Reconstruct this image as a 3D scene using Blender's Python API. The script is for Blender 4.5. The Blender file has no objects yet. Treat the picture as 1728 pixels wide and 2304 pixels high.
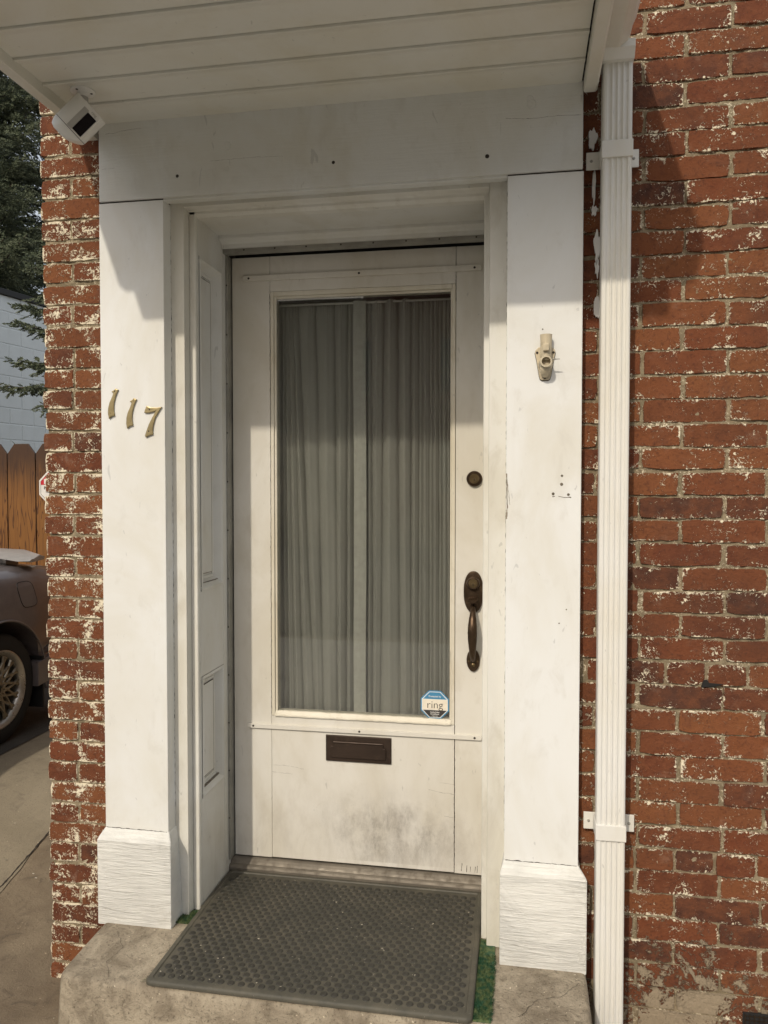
import bpy, bmesh, math, random
from mathutils import Vector, Matrix, noise as mnoise

random.seed(7)
SC = bpy.context.scene
COL = SC.collection

# ------------------------------------------------------------------ camera
cam_d = bpy.data.cameras.new('camera')
cam = bpy.data.objects.new('camera', cam_d)
COL.objects.link(cam)
cam_d.sensor_fit = 'VERTICAL'
cam_d.sensor_height = 24.0
cam_d.lens = 1749.18 / 2304 * 24.0
cam_d.clip_start = 0.05
cam_d.clip_end = 500
cam.matrix_world = Matrix(((0.98464, -0.00584, 0.17447, 0.0),
                           (0.17457, 0.03105, -0.98416, -2.296),
                           (0.00033, 0.9995, 0.03159, 1.62),
                           (0, 0, 0, 1)))
SC.camera = cam

# ------------------------------------------------------------------ sky, sun, exposure
SUN_DIR = Vector((-0.28, -1.0, 0.83)).normalized()        # towards the sun
world = bpy.data.worlds.new('World')
SC.world = world
world.use_nodes = True
wn = world.node_tree
wn.nodes.clear()
sky = wn.nodes.new('ShaderNodeTexSky')
sky.sky_type = 'NISHITA'
sky.sun_disc = False
sky.sun_elevation = math.asin(SUN_DIR.z)
sky.sun_rotation = math.atan2(SUN_DIR.x, SUN_DIR.y)
sky.air_density = 1.0
sky.dust_density = 4.5
sky.ozone_density = 1.0
bg = wn.nodes.new('ShaderNodeBackground')
bg.inputs['Strength'].default_value = 0.15
wo = wn.nodes.new('ShaderNodeOutputWorld')
# even smoke haze over the whole sky
hz_ = wn.nodes.new('ShaderNodeMix')
hz_.data_type = 'RGBA'
hz_.inputs[0].default_value = 0.5
hz_.inputs[7].default_value = (6.2, 6.3, 6.2, 1)
wn.links.new(sky.outputs[0], hz_.inputs[6])
wn.links.new(hz_.outputs[2], bg.inputs['Color'])
wn.links.new(bg.outputs[0], wo.inputs['Surface'])

sun_d = bpy.data.lights.new('sun', 'SUN')
sun_d.energy = 2.3
sun_d.angle = math.radians(1.1)
sun_d.color = (1.0, 0.90, 0.75)
sun = bpy.data.objects.new('sun', sun_d)
sun.location = (-6, -20, 16)
sun.rotation_euler = SUN_DIR.to_track_quat('Z', 'Y').to_euler()
COL.objects.link(sun)

SC.view_settings.view_transform = 'Standard'
SC.view_settings.look = 'None'
SC.view_settings.gamma = 1.0
SC.view_settings.use_curve_mapping = False
SC.view_settings.exposure = 0.05


# ------------------------------------------------------------------ node helpers
class NT:
    def __init__(s, name):
        s.m = bpy.data.materials.new(name)
        s.m.use_nodes = True
        s.t = s.m.node_tree
        s.t.nodes.clear()
        s.out = s.t.nodes.new('ShaderNodeOutputMaterial')
        s.tc = s.t.nodes.new('ShaderNodeTexCoord')

    def n(s, typ, ins=None, **props):
        nd = s.t.nodes.new('ShaderNode' + typ)
        for k, v in props.items():
            setattr(nd, k, v)
        for k, v in (ins or {}).items():
            s.put(nd.inputs[k], v)
        return nd

    def put(s, sock, v):
        if hasattr(v, 'is_linked') or hasattr(v, 'links'):
            s.t.links.new(v, sock)
        else:
            if isinstance(v, (tuple, list)) and len(v) == 3 and sock.type == 'RGBA':
                v = tuple(v) + (1.0,)
            sock.default_value = v

    def coord(s, scale=(1, 1, 1), kind='Object', off=None):
        src = s.tc.outputs[kind]
        if off is not None:
            src = s.n('VectorMath', {0: src, 1: off}, operation='ADD').outputs[0]
        mp = s.n('Mapping', {'Vector': src, 'Scale': scale})
        return mp.outputs[0]

    def noise(s, vec, scale, detail=4, rough=0.6, dist=0.0, out='Fac'):
        return s.n('TexNoise', {'Vector': vec, 'Scale': scale, 'Detail': detail, 'Roughness': rough, 'Distortion': dist}).outputs[out]

    def mr(s, v, a, b, c=0.0, d=1.0, smooth=True):
        return s.n('MapRange', {'Value': v, 'From Min': a, 'From Max': b, 'To Min': c, 'To Max': d},
                   interpolation_type='SMOOTHSTEP' if smooth else 'LINEAR').outputs[0]

    def math(s, op, a, b=0.0, c=None):
        ins = {0: a, 1: b}
        if c is not None:
            ins[2] = c
        return s.n('Math', ins, operation=op).outputs[0]

    def mix(s, f, a, b, blend='MIX'):
        nd = s.t.nodes.new('ShaderNodeMix')
        nd.data_type = 'RGBA'
        nd.blend_type = blend
        s.put(nd.inputs[0], f)
        s.put(nd.inputs[6], a)
        s.put(nd.inputs[7], b)
        return nd.outputs[2]

    def bump(s, h, strength=0.5, dist=0.002, normal=None):
        ins = {'Height': h, 'Strength': strength, 'Distance': dist}
        if normal is not None:
            ins['Normal'] = normal
        return s.n('Bump', ins).outputs[0]

    def bsdf(s, col, rough=0.6, normal=None, metal=0.0, spec=0.5, **kw):
        b = s.n('BsdfPrincipled', {'Base Color': col, 'Roughness': rough, 'Metallic': metal, 'Specular IOR Level': spec})
        if normal is not None:
            s.put(b.inputs['Normal'], normal)
        for k, v in kw.items():
            s.put(b.inputs[k.replace('_', ' ')], v)
        s.t.links.new(b.outputs[0], s.out.inputs[0])
        return b

    def sep(s, vec):
        return s.n('SeparateXYZ', {0: vec}).outputs


def paint(name, col, vary=0.10, grain='Z', grain_amt=0.25, dirt=0.12, chips=0.0, rough=0.5, warm=(1.0, 0.97, 0.90), bump=0.35, bottom_dirt=None):
    """old brushed house paint over wood: brush grain, uneven coats, small chips."""
    t = NT(name)
    st = {'Z': (28, 28, 1.6), 'X': (1.6, 28, 28), 'Y': (28, 1.6, 28)}[grain]
    g = t.noise(t.coord(st), 6.0, 6, 0.65)
    fine = t.noise(t.coord((1, 1, 1)), 170, 3, 0.6)
    big = t.noise(t.coord((1, 1, 0.6)), 3.2, 5, 0.6, 0.6)
    mid = t.noise(t.coord((1, 1, 0.5)), 17, 5, 0.65, 0.4)
    c = t.mix(t.mr(big, 0.35, 0.7), col, tuple(x * (1 - vary) * w for x, w in zip(col, warm)))
    c = t.mix(t.mr(mid, 0.52, 0.72, 0, dirt * 2.2), c, tuple(x * 0.72 * w for x, w in zip(col, (1, .95, .86))))
    c = t.mix(t.mr(g, 0.58, 0.80, 0, 0.12), c, tuple(x * 0.78 for x in col))
    # small grey scuffs and specks
    sc = t.noise(t.coord((1, 1, 0.35)), 55, 2, 0.5, 1.0)
    c = t.mix(t.mr(sc, 0.71, 0.76, 0, 0.45), c, tuple(x * 0.55 for x in col))
    if bottom_dirt:
        z0, z1, amt = bottom_dirt
        z = t.sep(t.n('NewGeometry').outputs['Position'])[2]
        zz = t.mr(z, z1, z0)
        d1 = t.noise(t.coord((2.2, 2.2, 0.8)), 4.5, 7, 0.72, 0.6)
        m = t.math('MULTIPLY', zz, t.mr(d1, 0.42, 0.72))
        c = t.mix(t.math('MULTIPLY', m, amt), c, tuple(x * w for x, w in zip(col, (0.42, 0.37, 0.32))))
    h = t.math('ADD', t.math('MULTIPLY', g, grain_amt), t.math('MULTIPLY', mid, 0.5))
    h = t.math('ADD', h, t.math('MULTIPLY', fine, 0.10))
    if chips > 0:
        ch = t.noise(t.coord((1, 1, 0.45)), 24, 7, 0.72, 0.5)
        cm = t.mr(ch, 0.74 - chips * 0.12, 0.76 - chips * 0.12)
        c = t.mix(cm, c, (0.22, 0.18, 0.13))
        h = t.math('SUBTRACT', h, t.math('MULTIPLY', cm, 0.5))
    nrm = t.bump(h, bump, 0.004)
    t.bsdf(c, rough, nrm, spec=0.35)
    return t.m


def rough_plank_paint(name, col):
    """thick white paint over weathered, ridged wood with horizontal grain."""
    t = NT(name)
    w = t.noise(t.coord((2.2, 2.2, 26)), 4.5, 8, 0.72, 1.1)
    w2 = t.noise(t.coord((5, 5, 60)), 4.0, 5, 0.65, 0.8)
    big = t.noise(t.coord(), 6, 4, 0.6)
    c = t.mix(t.mr(big, 0.4, 0.7), col, tuple(x * 0.88 for x in col))
    c = t.mix(t.mr(w, 0.60, 0.72, 0, 0.35), c, (0.30, 0.27, 0.21))
    ck = t.noise(t.coord((1.4, 1.4, 30)), 7, 6, 0.7, 0.5)
    c = t.mix(t.mr(ck, 0.70, 0.73, 0, 0.8), c, (0.10, 0.08, 0.06))
    msk = t.mr(t.noise(t.coord((1, 1, 1.6)), 4, 3, 0.6, 0.3), 0.30, 0.60, 0.45, 1.0)
    h = t.math('MULTIPLY', t.math('ADD', w, t.math('MULTIPLY', w2, 0.3)), msk)
    gr = t.noise(t.coord(), 9, 6, 0.7)
    c = t.mix(t.mr(gr, 0.55, 0.72, 0, 0.3), c, (0.42, 0.39, 0.33))
    t.bsdf(c, 0.5, t.bump(h, 0.9, 0.0085), spec=0.35)
    return t.m


def brick_mat(name, paint_amt=0.0, smear=False):
    t = NT(name)
    rnd = t.n('ObjectInfo').outputs['Random']
    off = t.n('CombineXYZ', {0: t.math('MULTIPLY', rnd, 37.0), 1: 0.0, 2: t.math('MULTIPLY', rnd, 91.0)}).outputs[0]
    co = t.coord(off=off)
    n1 = t.noise(co, 22, 5, 0.65)
    n2 = t.noise(co, 110, 4, 0.7)
    n3 = t.noise(co, 7, 3, 0.5)
    ramp = t.n('ValToRGB', {0: rnd})
    el = ramp.color_ramp.elements
    el[0].position, el[0].color = 0.0, (0.135, 0.041, 0.018, 1)
    el[1].position, el[1].color = 1.0, (0.165, 0.055, 0.023, 1)
    for p_, c_ in ((0.12, (0.068, 0.030, 0.020, 1)), (0.3, (0.142, 0.042, 0.018, 1)), (0.55, (0.205, 0.078, 0.030, 1)), (0.8, (0.100, 0.032, 0.016, 1))):
        e = el.new(p_)
        e.color = c_
    c = t.mix(t.mr(n1, 0.35, 0.7, 0, 0.7), ramp.outputs[0], (0.18, 0.064, 0.028))
    c = t.mix(t.mr(n2, 0.50, 0.70, 0, 0.6), c, (0.06, 0.022, 0.014))
    c = t.mix(t.mr(n3, 0.55, 0.75, 0, 0.45), c, (0.10, 0.045, 0.03))
    so = t.noise(t.n('NewGeometry').outputs['Position'], 2.1, 5, 0.7, 0.5)
    c = t.mix(t.mr(so, 0.45, 0.75, 0, 0.5), c, (0.055, 0.026, 0.018))
    # left-over cream paint, thickest along the edges of each brick
    g = t.sep(t.tc.outputs['Generated'])
    ez = t.math('MINIMUM', g[2], t.math('SUBTRACT', 1.0, g[2]))
    ex = t.math('MINIMUM', g[0], t.math('SUBTRACT', 1.0, g[0]))
    e1 = t.mr(ez, 0.0, 0.13, 1, 0)
    e2 = t.math('MULTIPLY', t.mr(ex, 0.0, 0.045, 1, 0), 1.0 + 0.7 * paint_amt)
    top = t.mr(g[2], 0.78, 1.0)
    edge = t.math('MAXIMUM', t.math('MAXIMUM', t.math('MULTIPLY', e1, 0.95), e2), top)
    f1 = t.noise(co, 75, 7, 0.72, 1.8)
    f2 = t.noise(co, 13, 4, 0.6, 0.5)
    v = t.math('ADD', f1, t.math('MULTIPLY', edge, 0.105 + 0.02 * paint_amt))
    v = t.math('ADD', v, t.math('MULTIPLY', t.math('SUBTRACT', f2, 0.5), 0.55 + 0.2 * paint_amt))
    th = 0.628 - 0.05 * paint_amt
    pm = t.mr(v, th, th + 0.018)
    c = t.mix(pm, c, t.mix(f2, (0.66, 0.57, 0.41), (0.78, 0.71, 0.55)))
    # dusty bloom
    bl = t.noise(co, 16, 5, 0.7, 0.4)
    c = t.mix(t.mr(bl, 0.56, 0.80, 0, 0.20 + 0.32 * paint_amt), c, (0.46, 0.34, 0.25))
    h = t.math('ADD', t.math('MULTIPLY', n1, 0.9), t.math('MULTIPLY', n2, 0.55))
    h = t.math('ADD', h, t.math('MULTIPLY', pm, 0.25))
    if smear:
        z = t.sep(t.n('NewGeometry').outputs['Position'])
        wn_ = t.noise(t.n('NewGeometry').outputs['Position'], 9, 6, 0.7, 0.8)
        hz = t.mr(z[2], 0.55, 0.05, -0.12, 0.22, smooth=False)
        sm = t.mr(t.math('ADD', t.math('ADD', wn_, hz), t.math('MULTIPLY', t.math('SUBTRACT', f1, 0.5), 0.5)), 0.62, 0.66)
        sc = t.mix(n2, (0.33, 0.27, 0.19), (0.24, 0.19, 0.13))
        c = t.mix(sm, c, sc)
        h = t.math('ADD', h, t.math('MULTIPLY', sm, 0.8))
    t.bsdf(c, 0.88, t.bump(h, 0.95, 0.006), spec=0.25)
    return t.m


def mortar_mat(name):
    t = NT(name)
    co = t.coord()
    a = t.noise(co, 140, 5, 0.75)
    b = t.noise(co, 26, 5, 0.7, 0.8)
    d = t.noise(co, 5, 3, 0.6)
    c = t.mix(t.mr(b, 0.35, 0.68), (0.19, 0.155, 0.10), (0.30, 0.25, 0.165))
    c = t.mix(t.mr(a, 0.5, 0.75, 0, 0.6), c, (0.13, 0.10, 0.07))
    c = t.mix(t.mr(d, 0.4, 0.7, 0, 0.3), c, (0.28, 0.20, 0.13))
    f = t.noise(co, 62, 7, 0.75, 2.0)
    f2 = t.noise(co, 9, 4, 0.6)
    v = t.math('ADD', f, t.math('MULTIPLY', t.math('SUBTRACT', f2, 0.5), 0.35))
    c = t.mix(t.mr(v, 0.56, 0.61), c, (0.64, 0.57, 0.43))
    h = t.math('ADD', t.math('MULTIPLY', a, 0.6), b)
    t.bsdf(c, 0.95, t.bump(h, 0.9, 0.006), spec=0.15)
    return t.m


def concrete_mat(name, c1, c2, speck=0.5, stain=(0.10, 0.085, 0.065), sc=1.0, bumpy=0.6):
    t = NT(name)
    co = t.coord()
    a = t.noise(co, 3.5 * sc, 7, 0.68, 0.6)
    b = t.noise(co, 150, 4, 0.7)
    d = t.noise(co, 14 * sc, 6, 0.7, 0.8)
    c = t.mix(t.mr(a, 0.32, 0.68), c1, c2)
    c = t.mix(t.mr(d, 0.52, 0.70, 0, 0.65), c, stain)
    c = t.mix(t.mr(b, 0.55, 0.72, 0, speck), c, tuple(x * 0.30 for x in c1))
    l = t.noise(co, 90, 2, 0.5)
    c = t.mix(t.mr(l, 0.72, 0.76, 0, 0.7), c, tuple(min(1, x * 2.0) for x in c2))
    h = t.math('ADD', t.math('MULTIPLY', b, 0.5), d)
    t.bsdf(c, 0.9, t.bump(h, bumpy, 0.006), spec=0.25)
    return t.m


def metal_mat(name, col, rough=0.4, metal=1.0, wear=None, bump=0.15):
    t = NT(name)
    co = t.coord()
    a = t.noise(co, 40, 5, 0.6)
    b = t.noise(co, 7, 3, 0.6)
    c = t.mix(t.mr(b, 0.35, 0.7), col, tuple(x * 0.7 for x in col))
    if wear:
        c = t.mix(t.mr(a, 0.52, 0.72, 0, 0.7), c, wear)
    t.bsdf(c, t.mr(a, 0.3, 0.7, rough * 0.8, min(1, rough * 1.3)), t.bump(a, bump, 0.001), metal)
    return t.m


def plain(name, col, rough=0.6, metal=0.0, spec=0.5, var=0.12, sc=20):
    t = NT(name)
    a = t.noise(t.coord(), sc, 4, 0.6)
    c = t.mix(t.mr(a, 0.35, 0.68), col, tuple(x * (1 - var) for x in col))
    t.bsdf(c, rough, t.bump(a, 0.08, 0.002), metal, spec)
    return t.m


# ------------------------------------------------------------------ materials
WHITE = (0.735, 0.745, 0.735)
M = {}
M['white'] = paint('paint_white_board', WHITE, chips=0.10, bump=0.22)
M['white_h'] = paint('paint_lintel', (0.66, 0.67, 0.65), grain='X', grain_amt=0.45, chips=0.05, bump=0.6)
M['plinth'] = rough_plank_paint('paint_weathered_plinth', (0.76, 0.755, 0.71))
M['casing'] = paint('paint_casing', (0.69, 0.685, 0.64), vary=0.14, dirt=0.2, chips=0.28, bump=0.35, bottom_dirt=(0.3, 1.3, 0.3))
M['door'] = paint('paint_door', (0.66, 0.64, 0.585), vary=0.14, dirt=0.12, chips=0.02, bump=0.15, grain_amt=0.1, bottom_dirt=(0.30, 0.75, 0.30))
M['door_h'] = paint('paint_door_rail', (0.66, 0.64, 0.585), vary=0.12, dirt=0.14, grain='X', bump=0.2)
M['bead'] = paint('paint_glazing_bead', (0.66, 0.625, 0.53), vary=0.15, dirt=0.25, chips=0.42, grain='X', bump=0.5)
M['jamb'] = paint('paint_reveal', (0.64, 0.64, 0.61), vary=0.10, dirt=0.12, bump=0.25, bottom_dirt=(0.25, 0.7, 0.35))
M['soffit'] = paint('paint_soffit', (0.68, 0.675, 0.62), vary=0.06, dirt=0.05, grain='X', grain_amt=0.1, bump=0.12)
M['alum'] = paint('painted_aluminium', (0.70, 0.695, 0.66), vary=0.05, dirt=0.06, grain_amt=0.05, bump=0.06, rough=0.38)
M['cap'] = plain('roof_sheet', (0.25, 0.24, 0.22), 0.8)
M['brick'] = brick_mat('brick_right', 0.0, True)
M['brick_l'] = brick_mat('brick_left', 0.9, False)
M['mortar'] = mortar_mat('mortar')
M['step'] = concrete_mat('step_concrete', (0.20, 0.165, 0.12), (0.40, 0.345, 0.26), 0.85, (0.13, 0.11, 0.08), 2.6, 1.0)
M['ground'] = concrete_mat('rough_pavement', (0.15, 0.115, 0.078), (0.22, 0.175, 0.12), 0.6, (0.095, 0.075, 0.055), 1.0, 0.8)
M['slab'] = concrete_mat('driveway_concrete', (0.22, 0.185, 0.13), (0.27, 0.23, 0.165), 0.6, (0.18, 0.15, 0.11), 0.8, 0.5)
M['bounce_pale'] = concrete_mat('bounce_concrete', (0.36, 0.34, 0.30), (0.46, 0.44, 0.40), 0.4, (0.28, 0.26, 0.22), 0.8, 0.4)  # pale concrete look for the added light-bouncing ground sheet
M['tar'] = concrete_mat('asphalt', (0.05, 0.047, 0.042), (0.075, 0.07, 0.06), 0.5, (0.035, 0.032, 0.03), 1.0, 0.8)
M['thresh'] = metal_mat('threshold_metal', (0.20, 0.175, 0.14), 0.60, 0.45, (0.12, 0.10, 0.075), 0.3)
M['strip'] = metal_mat('weatherstrip_metal', (0.40, 0.39, 0.35), 0.5, 0.6)
M['dark'] = plain('dark_gap', (0.012, 0.011, 0.01), 0.9)
M['hole'] = plain('screw_hole', (0.03, 0.022, 0.016), 0.7)
M['bronze'] = metal_mat('oil_rubbed_bronze', (0.085, 0.055, 0.034), 0.36, 0.8, (0.12, 0.08, 0.045), 0.2)
M['bronze_l'] = metal_mat('worn_bronze', (0.20, 0.145, 0.075), 0.35, 0.85, (0.28, 0.2, 0.1), 0.2)
M['slot'] = metal_mat('mail_slot_bronze', (0.052, 0.034, 0.024), 0.45, 0.5, (0.07, 0.045, 0.03), 0.1)
M['brass'] = metal_mat('aged_brass', (0.42, 0.34, 0.18), 0.42, 0.75, (0.25, 0.21, 0.12), 0.2)
M['flagm'] = metal_mat('painted_cast_metal', (0.60, 0.52, 0.37), 0.45, 0.1, (0.40, 0.34, 0.24), 0.1)
M['plastic'] = plain('white_plastic', (0.72, 0.71, 0.67), 0.35, var=0.04)
M['plastic_g'] = plain('grey_plastic', (0.40, 0.39, 0.36), 0.4, var=0.05)
M['lens'] = plain('black_lens', (0.008, 0.008, 0.01), 0.15)
M['ink'] = plain('dark_ink', (0.03, 0.028, 0.025), 0.6)
M['ink_w'] = plain('white_ink', (0.8, 0.8, 0.78), 0.5)
M['stick_w'] = plain('sticker_white', (0.78, 0.72, 0.60), 0.45, var=0.08, sc=60)
M['stick_b'] = plain('sticker_blue', (0.06, 0.24, 0.42), 0.4)
M['stick_k'] = plain('sticker_black', (0.045, 0.04, 0.038), 0.45)
M['red'] = plain('sign_red', (0.50, 0.015, 0.03), 0.45)
M['sign_w'] = plain('sign_white', (0.72, 0.70, 0.66), 0.45)
M['block'] = paint('painted_block', (0.72, 0.77, 0.78), vary=0.05, dirt=0.06, bump=0.25, warm=(1, 1, 1))
M['scrape'] = plain('bare_wood_scrape', (0.30, 0.26, 0.20), 0.8, var=0.5, sc=90)
M['scrape_d'] = plain('dark_scrape', (0.16, 0.135, 0.10), 0.8, var=0.5, sc=150)
M['grit'] = plain('grit', (0.55, 0.50, 0.40), 0.9, var=0.75, sc=9)
M['ledge_dirt'] = plain('ledge_dirt', (0.22, 0.19, 0.15), 0.9, var=0.5, sc=120)
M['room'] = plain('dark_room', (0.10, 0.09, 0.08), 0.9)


def turf_mat():
    t = NT('turf_green')
    r = t.noise(t.coord(), 70, 3, 0.6)
    c = t.mix(t.mr(r, 0.38, 0.62), (0.010, 0.060, 0.026), (0.095, 0.125, 0.045))
    t.bsdf(c, 0.6)
    return t.m
M['turf'] = turf_mat()


def mat_rubber(name, base, dust, amt):
    t = NT(name)
    p = t.n('NewGeometry').outputs['Position']
    a = t.noise(p, 6, 5, 0.7, 0.6)
    b = t.noise(p, 60, 6, 0.75, 1.0)
    f = t.noise(p, 34, 7, 0.75, 1.4)
    c = t.mix(t.mr(a, 0.35, 0.7, 0.15, amt), base, dust)
    c = t.mix(t.mr(b, 0.5, 0.72, 0, 0.5), c, tuple(x * 0.6 for x in base))
    pk = t.math('ADD', f, t.math('MULTIPLY', t.math('SUBTRACT', t.noise(p, 11, 3, 0.6), 0.5), 0.55))
    c = t.mix(t.mr(pk, 0.70, 0.75, 0, 0.8), c, (0.34, 0.31, 0.26))
    s = t.noise(p, 240, 2, 0.5)
    c = t.mix(t.mr(s, 0.74, 0.77, 0, 0.8), c, (0.5, 0.45, 0.36))
    t.bsdf(c, 0.62, t.bump(b, 0.4, 0.002), spec=0.45)
    return t.m
M['rubber'] = mat_rubber('rubber_mat', (0.050, 0.048, 0.037), (0.112, 0.100, 0.073), 0.8)
M['rubber_d'] = mat_rubber('rubber_dot', (0.024, 0.023, 0.018), (0.050, 0.044, 0.033), 0.5)


def curtain_mat():
    t = NT('sheer_curtain')
    w = t.noise(t.coord((1, 1, 0.02)), 260, 2, 0.5)
    c = t.mix(w, (0.38, 0.375, 0.34), (0.47, 0.465, 0.42))
    d = t.n('BsdfDiffuse', {'Color': c}).outputs[0]
    tr = t.n('BsdfTranslucent', {'Color': c}).outputs[0]
    m = t.n('MixShader', {0: 0.25, 1: d, 2: tr}).outputs[0]
    t.t.links.new(m, t.out.inputs[0])
    return t.m
M['curtain'] = curtain_mat()
M['curtain_hem'] = plain('curtain_hem', (0.46, 0.455, 0.41), 0.9, var=0.1, sc=60, spec=0.05)


def glass_mat():
    t = NT('door_glass')
    co = t.coord()
    fr = t.n('Fresnel', {'IOR': 1.5}).outputs[0]
    fr = t.math('MULTIPLY', fr, 1.15)
    dirty = t.noise(co, 5, 5, 0.7, 0.4)
    tr = t.n('BsdfTransparent', {'Color': (0.955, 0.965, 0.955)}).outputs[0]
    gl = t.n('BsdfGlossy', {'Color': (1, 1, 1), 'Roughness': 0.015, 'Normal': t.bump(t.noise(co, 2.5, 1, 0.5), 0.04, 0.01)}).outputs[0]
    m = t.n('MixShader', {0: fr, 1: tr, 2: gl}).outputs[0]
    df = t.n('BsdfDiffuse', {'Color': (0.5, 0.48, 0.43)}).outputs[0]
    m2 = t.n('MixShader', {0: t.mr(dirty, 0.4, 0.8, 0.01, 0.05), 1: m, 2: df}).outputs[0]
    t.t.links.new(m2, t.out.inputs[0])
    return t.m
M['glass'] = glass_mat()


def fence_mat():
    t = NT('stained_fence_wood')
    rnd = t.n('ObjectInfo').outputs['Random']
    off = t.n('CombineXYZ', {0: t.math('MULTIPLY', rnd, 13.0), 1: rnd, 2: t.math('MULTIPLY', rnd, 7.0)}).outputs[0]
    co = t.coord((1, 1, 0.10), off=off)
    w = t.noise(co, 9, 3, 0.5, 0.3)
    rings = t.math('FRACT', t.math('MULTIPLY', w, 13.0))
    rr = t.mr(t.math('ABSOLUTE', t.math('SUBTRACT', rings, 0.5)), 0.0, 0.16, 1, 0)
    c = t.mix(t.noise(co, 24, 4, 0.6), (0.135, 0.056, 0.013), (0.27, 0.118, 0.029))
    c = t.mix(t.math('MULTIPLY', rr, 0.85), c, (0.055, 0.018, 0.006))
    z = t.sep(t.n('NewGeometry').outputs['Position'])[2]
    wet = t.math('ADD', z, t.math('MULTIPLY', t.noise(co, 30, 3, 0.6), 0.30))
    c = t.mix(t.mr(wet, 1.60, 2.05, 0, 0.9), c, (0.040, 0.018, 0.009))
    t.bsdf(c, 0.5, t.bump(w, 0.3, 0.003), spec=0.4)
    return t.m
M['fence'] = fence_mat()


def leaf_mat(name, a, b, sc=3.0):
    t = NT(name)
    p = t.n('NewGeometry').outputs['Position']
    n1 = t.noise(p, sc, 4, 0.6)
    n2 = t.noise(p, 45, 2, 0.5)
    c = t.mix(t.mr(n1, 0.35, 0.68), a, b)
    c = t.mix(t.mr(n2, 0.5, 0.75, 0, 0.6), c, tuple(x * 1.7 for x in b))
    t.bsdf(c, 0.6, spec=0.3)
    return t.m
M['needles'] = leaf_mat('spruce_needles', (0.070, 0.088, 0.050), (0.15, 0.17, 0.105))
M['leaves'] = leaf_mat('shrub_leaves', (0.06, 0.09, 0.035), (0.13, 0.17, 0.08))
M['bark'] = plain('bark', (0.07, 0.05, 0.035), 0.9, var=0.5, sc=12)
M['carpaint'] = None


def car_mat():
    t = NT('car_paint')
    p = t.n('NewGeometry').outputs['Position']
    d = t.noise(p, 5, 5, 0.65, 0.4)
    c = t.mix(t.mr(d, 0.35, 0.7), (0.15, 0.13, 0.135), (0.20, 0.175, 0.17))
    s = t.noise(p, 120, 3, 0.6)
    c = t.mix(t.mr(s, 0.62, 0.72, 0, 0.4), c, (0.3, 0.27, 0.25))
    t.bsdf(c, t.mr(d, 0.3, 0.7, 0.28, 0.42), None, 0.35, 0.5, Coat_Weight=0.6, Coat_Roughness=0.12)
    return t.m
M['carpaint'] = car_mat()
M['rubber_t'] = plain('tyre_rubber', (0.015, 0.015, 0.015), 0.75)
M['rim'] = metal_mat('dusty_alloy', (0.30, 0.26, 0.20), 0.35, 0.85, (0.16, 0.14, 0.11))
M['rimlip'] = metal_mat('polished_lip', (0.52, 0.49, 0.44), 0.32, 0.8, bump=0.0)
M['carglass'] = plain('car_glass', (0.012, 0.014, 0.014), 0.05)
M['black_trim'] = plain('black_trim', (0.012, 0.012, 0.012), 0.6)
M['lampred'] = plain('tail_lamp', (0.22, 0.01, 0.01), 0.15)
M['spoiler'] = plain('spoiler_paint', (0.42, 0.40, 0.38), 0.35, 0.2)


# ------------------------------------------------------------------ mesh helpers
def add_box(bm, x0, x1, y0, y1, z0, z1, bev=0.0, seg=2):
    vs = [bm.verts.new(p) for p in ((x0, y0, z0), (x1, y0, z0), (x1, y1, z0), (x0, y1, z0), (x0, y0, z1), (x1, y0, z1), (x1, y1, z1), (x0, y1, z1))]
    fs = [bm.faces.new([vs[i] for i in q]) for q in ((0, 3, 2, 1), (4, 5, 6, 7), (0, 1, 5, 4), (1, 2, 6, 5), (2, 3, 7, 6), (3, 0, 4, 7))]
    if bev > 0:
        es = set()
        for f in fs:
            es.update(f.edges)
        bmesh.ops.bevel(bm, geom=list(es), offset=bev, segments=seg, affect='EDGES', profile=0.6)
    return bm


def box(x0, x1, y0, y1, z0, z1, bev=0.0015, seg=2):
    return add_box(bmesh.new(), x0, x1, y0, y1, z0, z1, bev, seg)


def prism(poly, axis, a0, a1, bm=None, bev=0.0):
    """poly: 2D points; axis 'X': (y,z), 'Y': (x,z), 'Z': (x,y)"""
    bm = bm or bmesh.new()
    def P(u, v, a):
        return {'X': (a, u, v), 'Y': (u, a, v), 'Z': (u, v, a)}[axis]
    A = [bm.verts.new(P(u, v, a0)) for u, v in poly]
    B = [bm.verts.new(P(u, v, a1)) for u, v in poly]
    n = len(poly)
    fs = [bm.faces.new(A), bm.faces.new(B[::-1])]
    for i in range(n):
        fs.append(bm.faces.new([A[i], B[i], B[(i + 1) % n], A[(i + 1) % n]]))
    bmesh.ops.recalc_face_normals(bm, faces=fs)
    if bev > 0:
        es = set(fs[0].edges) | set(fs[1].edges)
        bmesh.ops.bevel(bm, geom=list(es), offset=bev, segments=2, affect='EDGES', profile=0.6)
    return bm


def lathe(prof, centre, axis=(0, -1, 0), seg=32, bm=None, cap=True):
    """prof: (radius, distance along axis)"""
    bm = bm or bmesh.new()
    q = Vector((0, 0, 1)).rotation_difference(Vector(axis))
    c = Vector(centre)
    rings = []
    for r, h in prof:
        rings.append([bm.verts.new(c + q @ Vector((r * math.cos(2 * math.pi * k / seg), r * math.sin(2 * math.pi * k / seg), h))) for k in range(seg)])
    for a, b in zip(rings, rings[1:]):
        for k in range(seg):
            bm.faces.new([a[k], a[(k + 1) % seg], b[(k + 1) % seg], b[k]])
    if cap:
        bm.faces.new(rings[0][::-1])
        bm.faces.new(rings[-1])
    return bm


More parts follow.
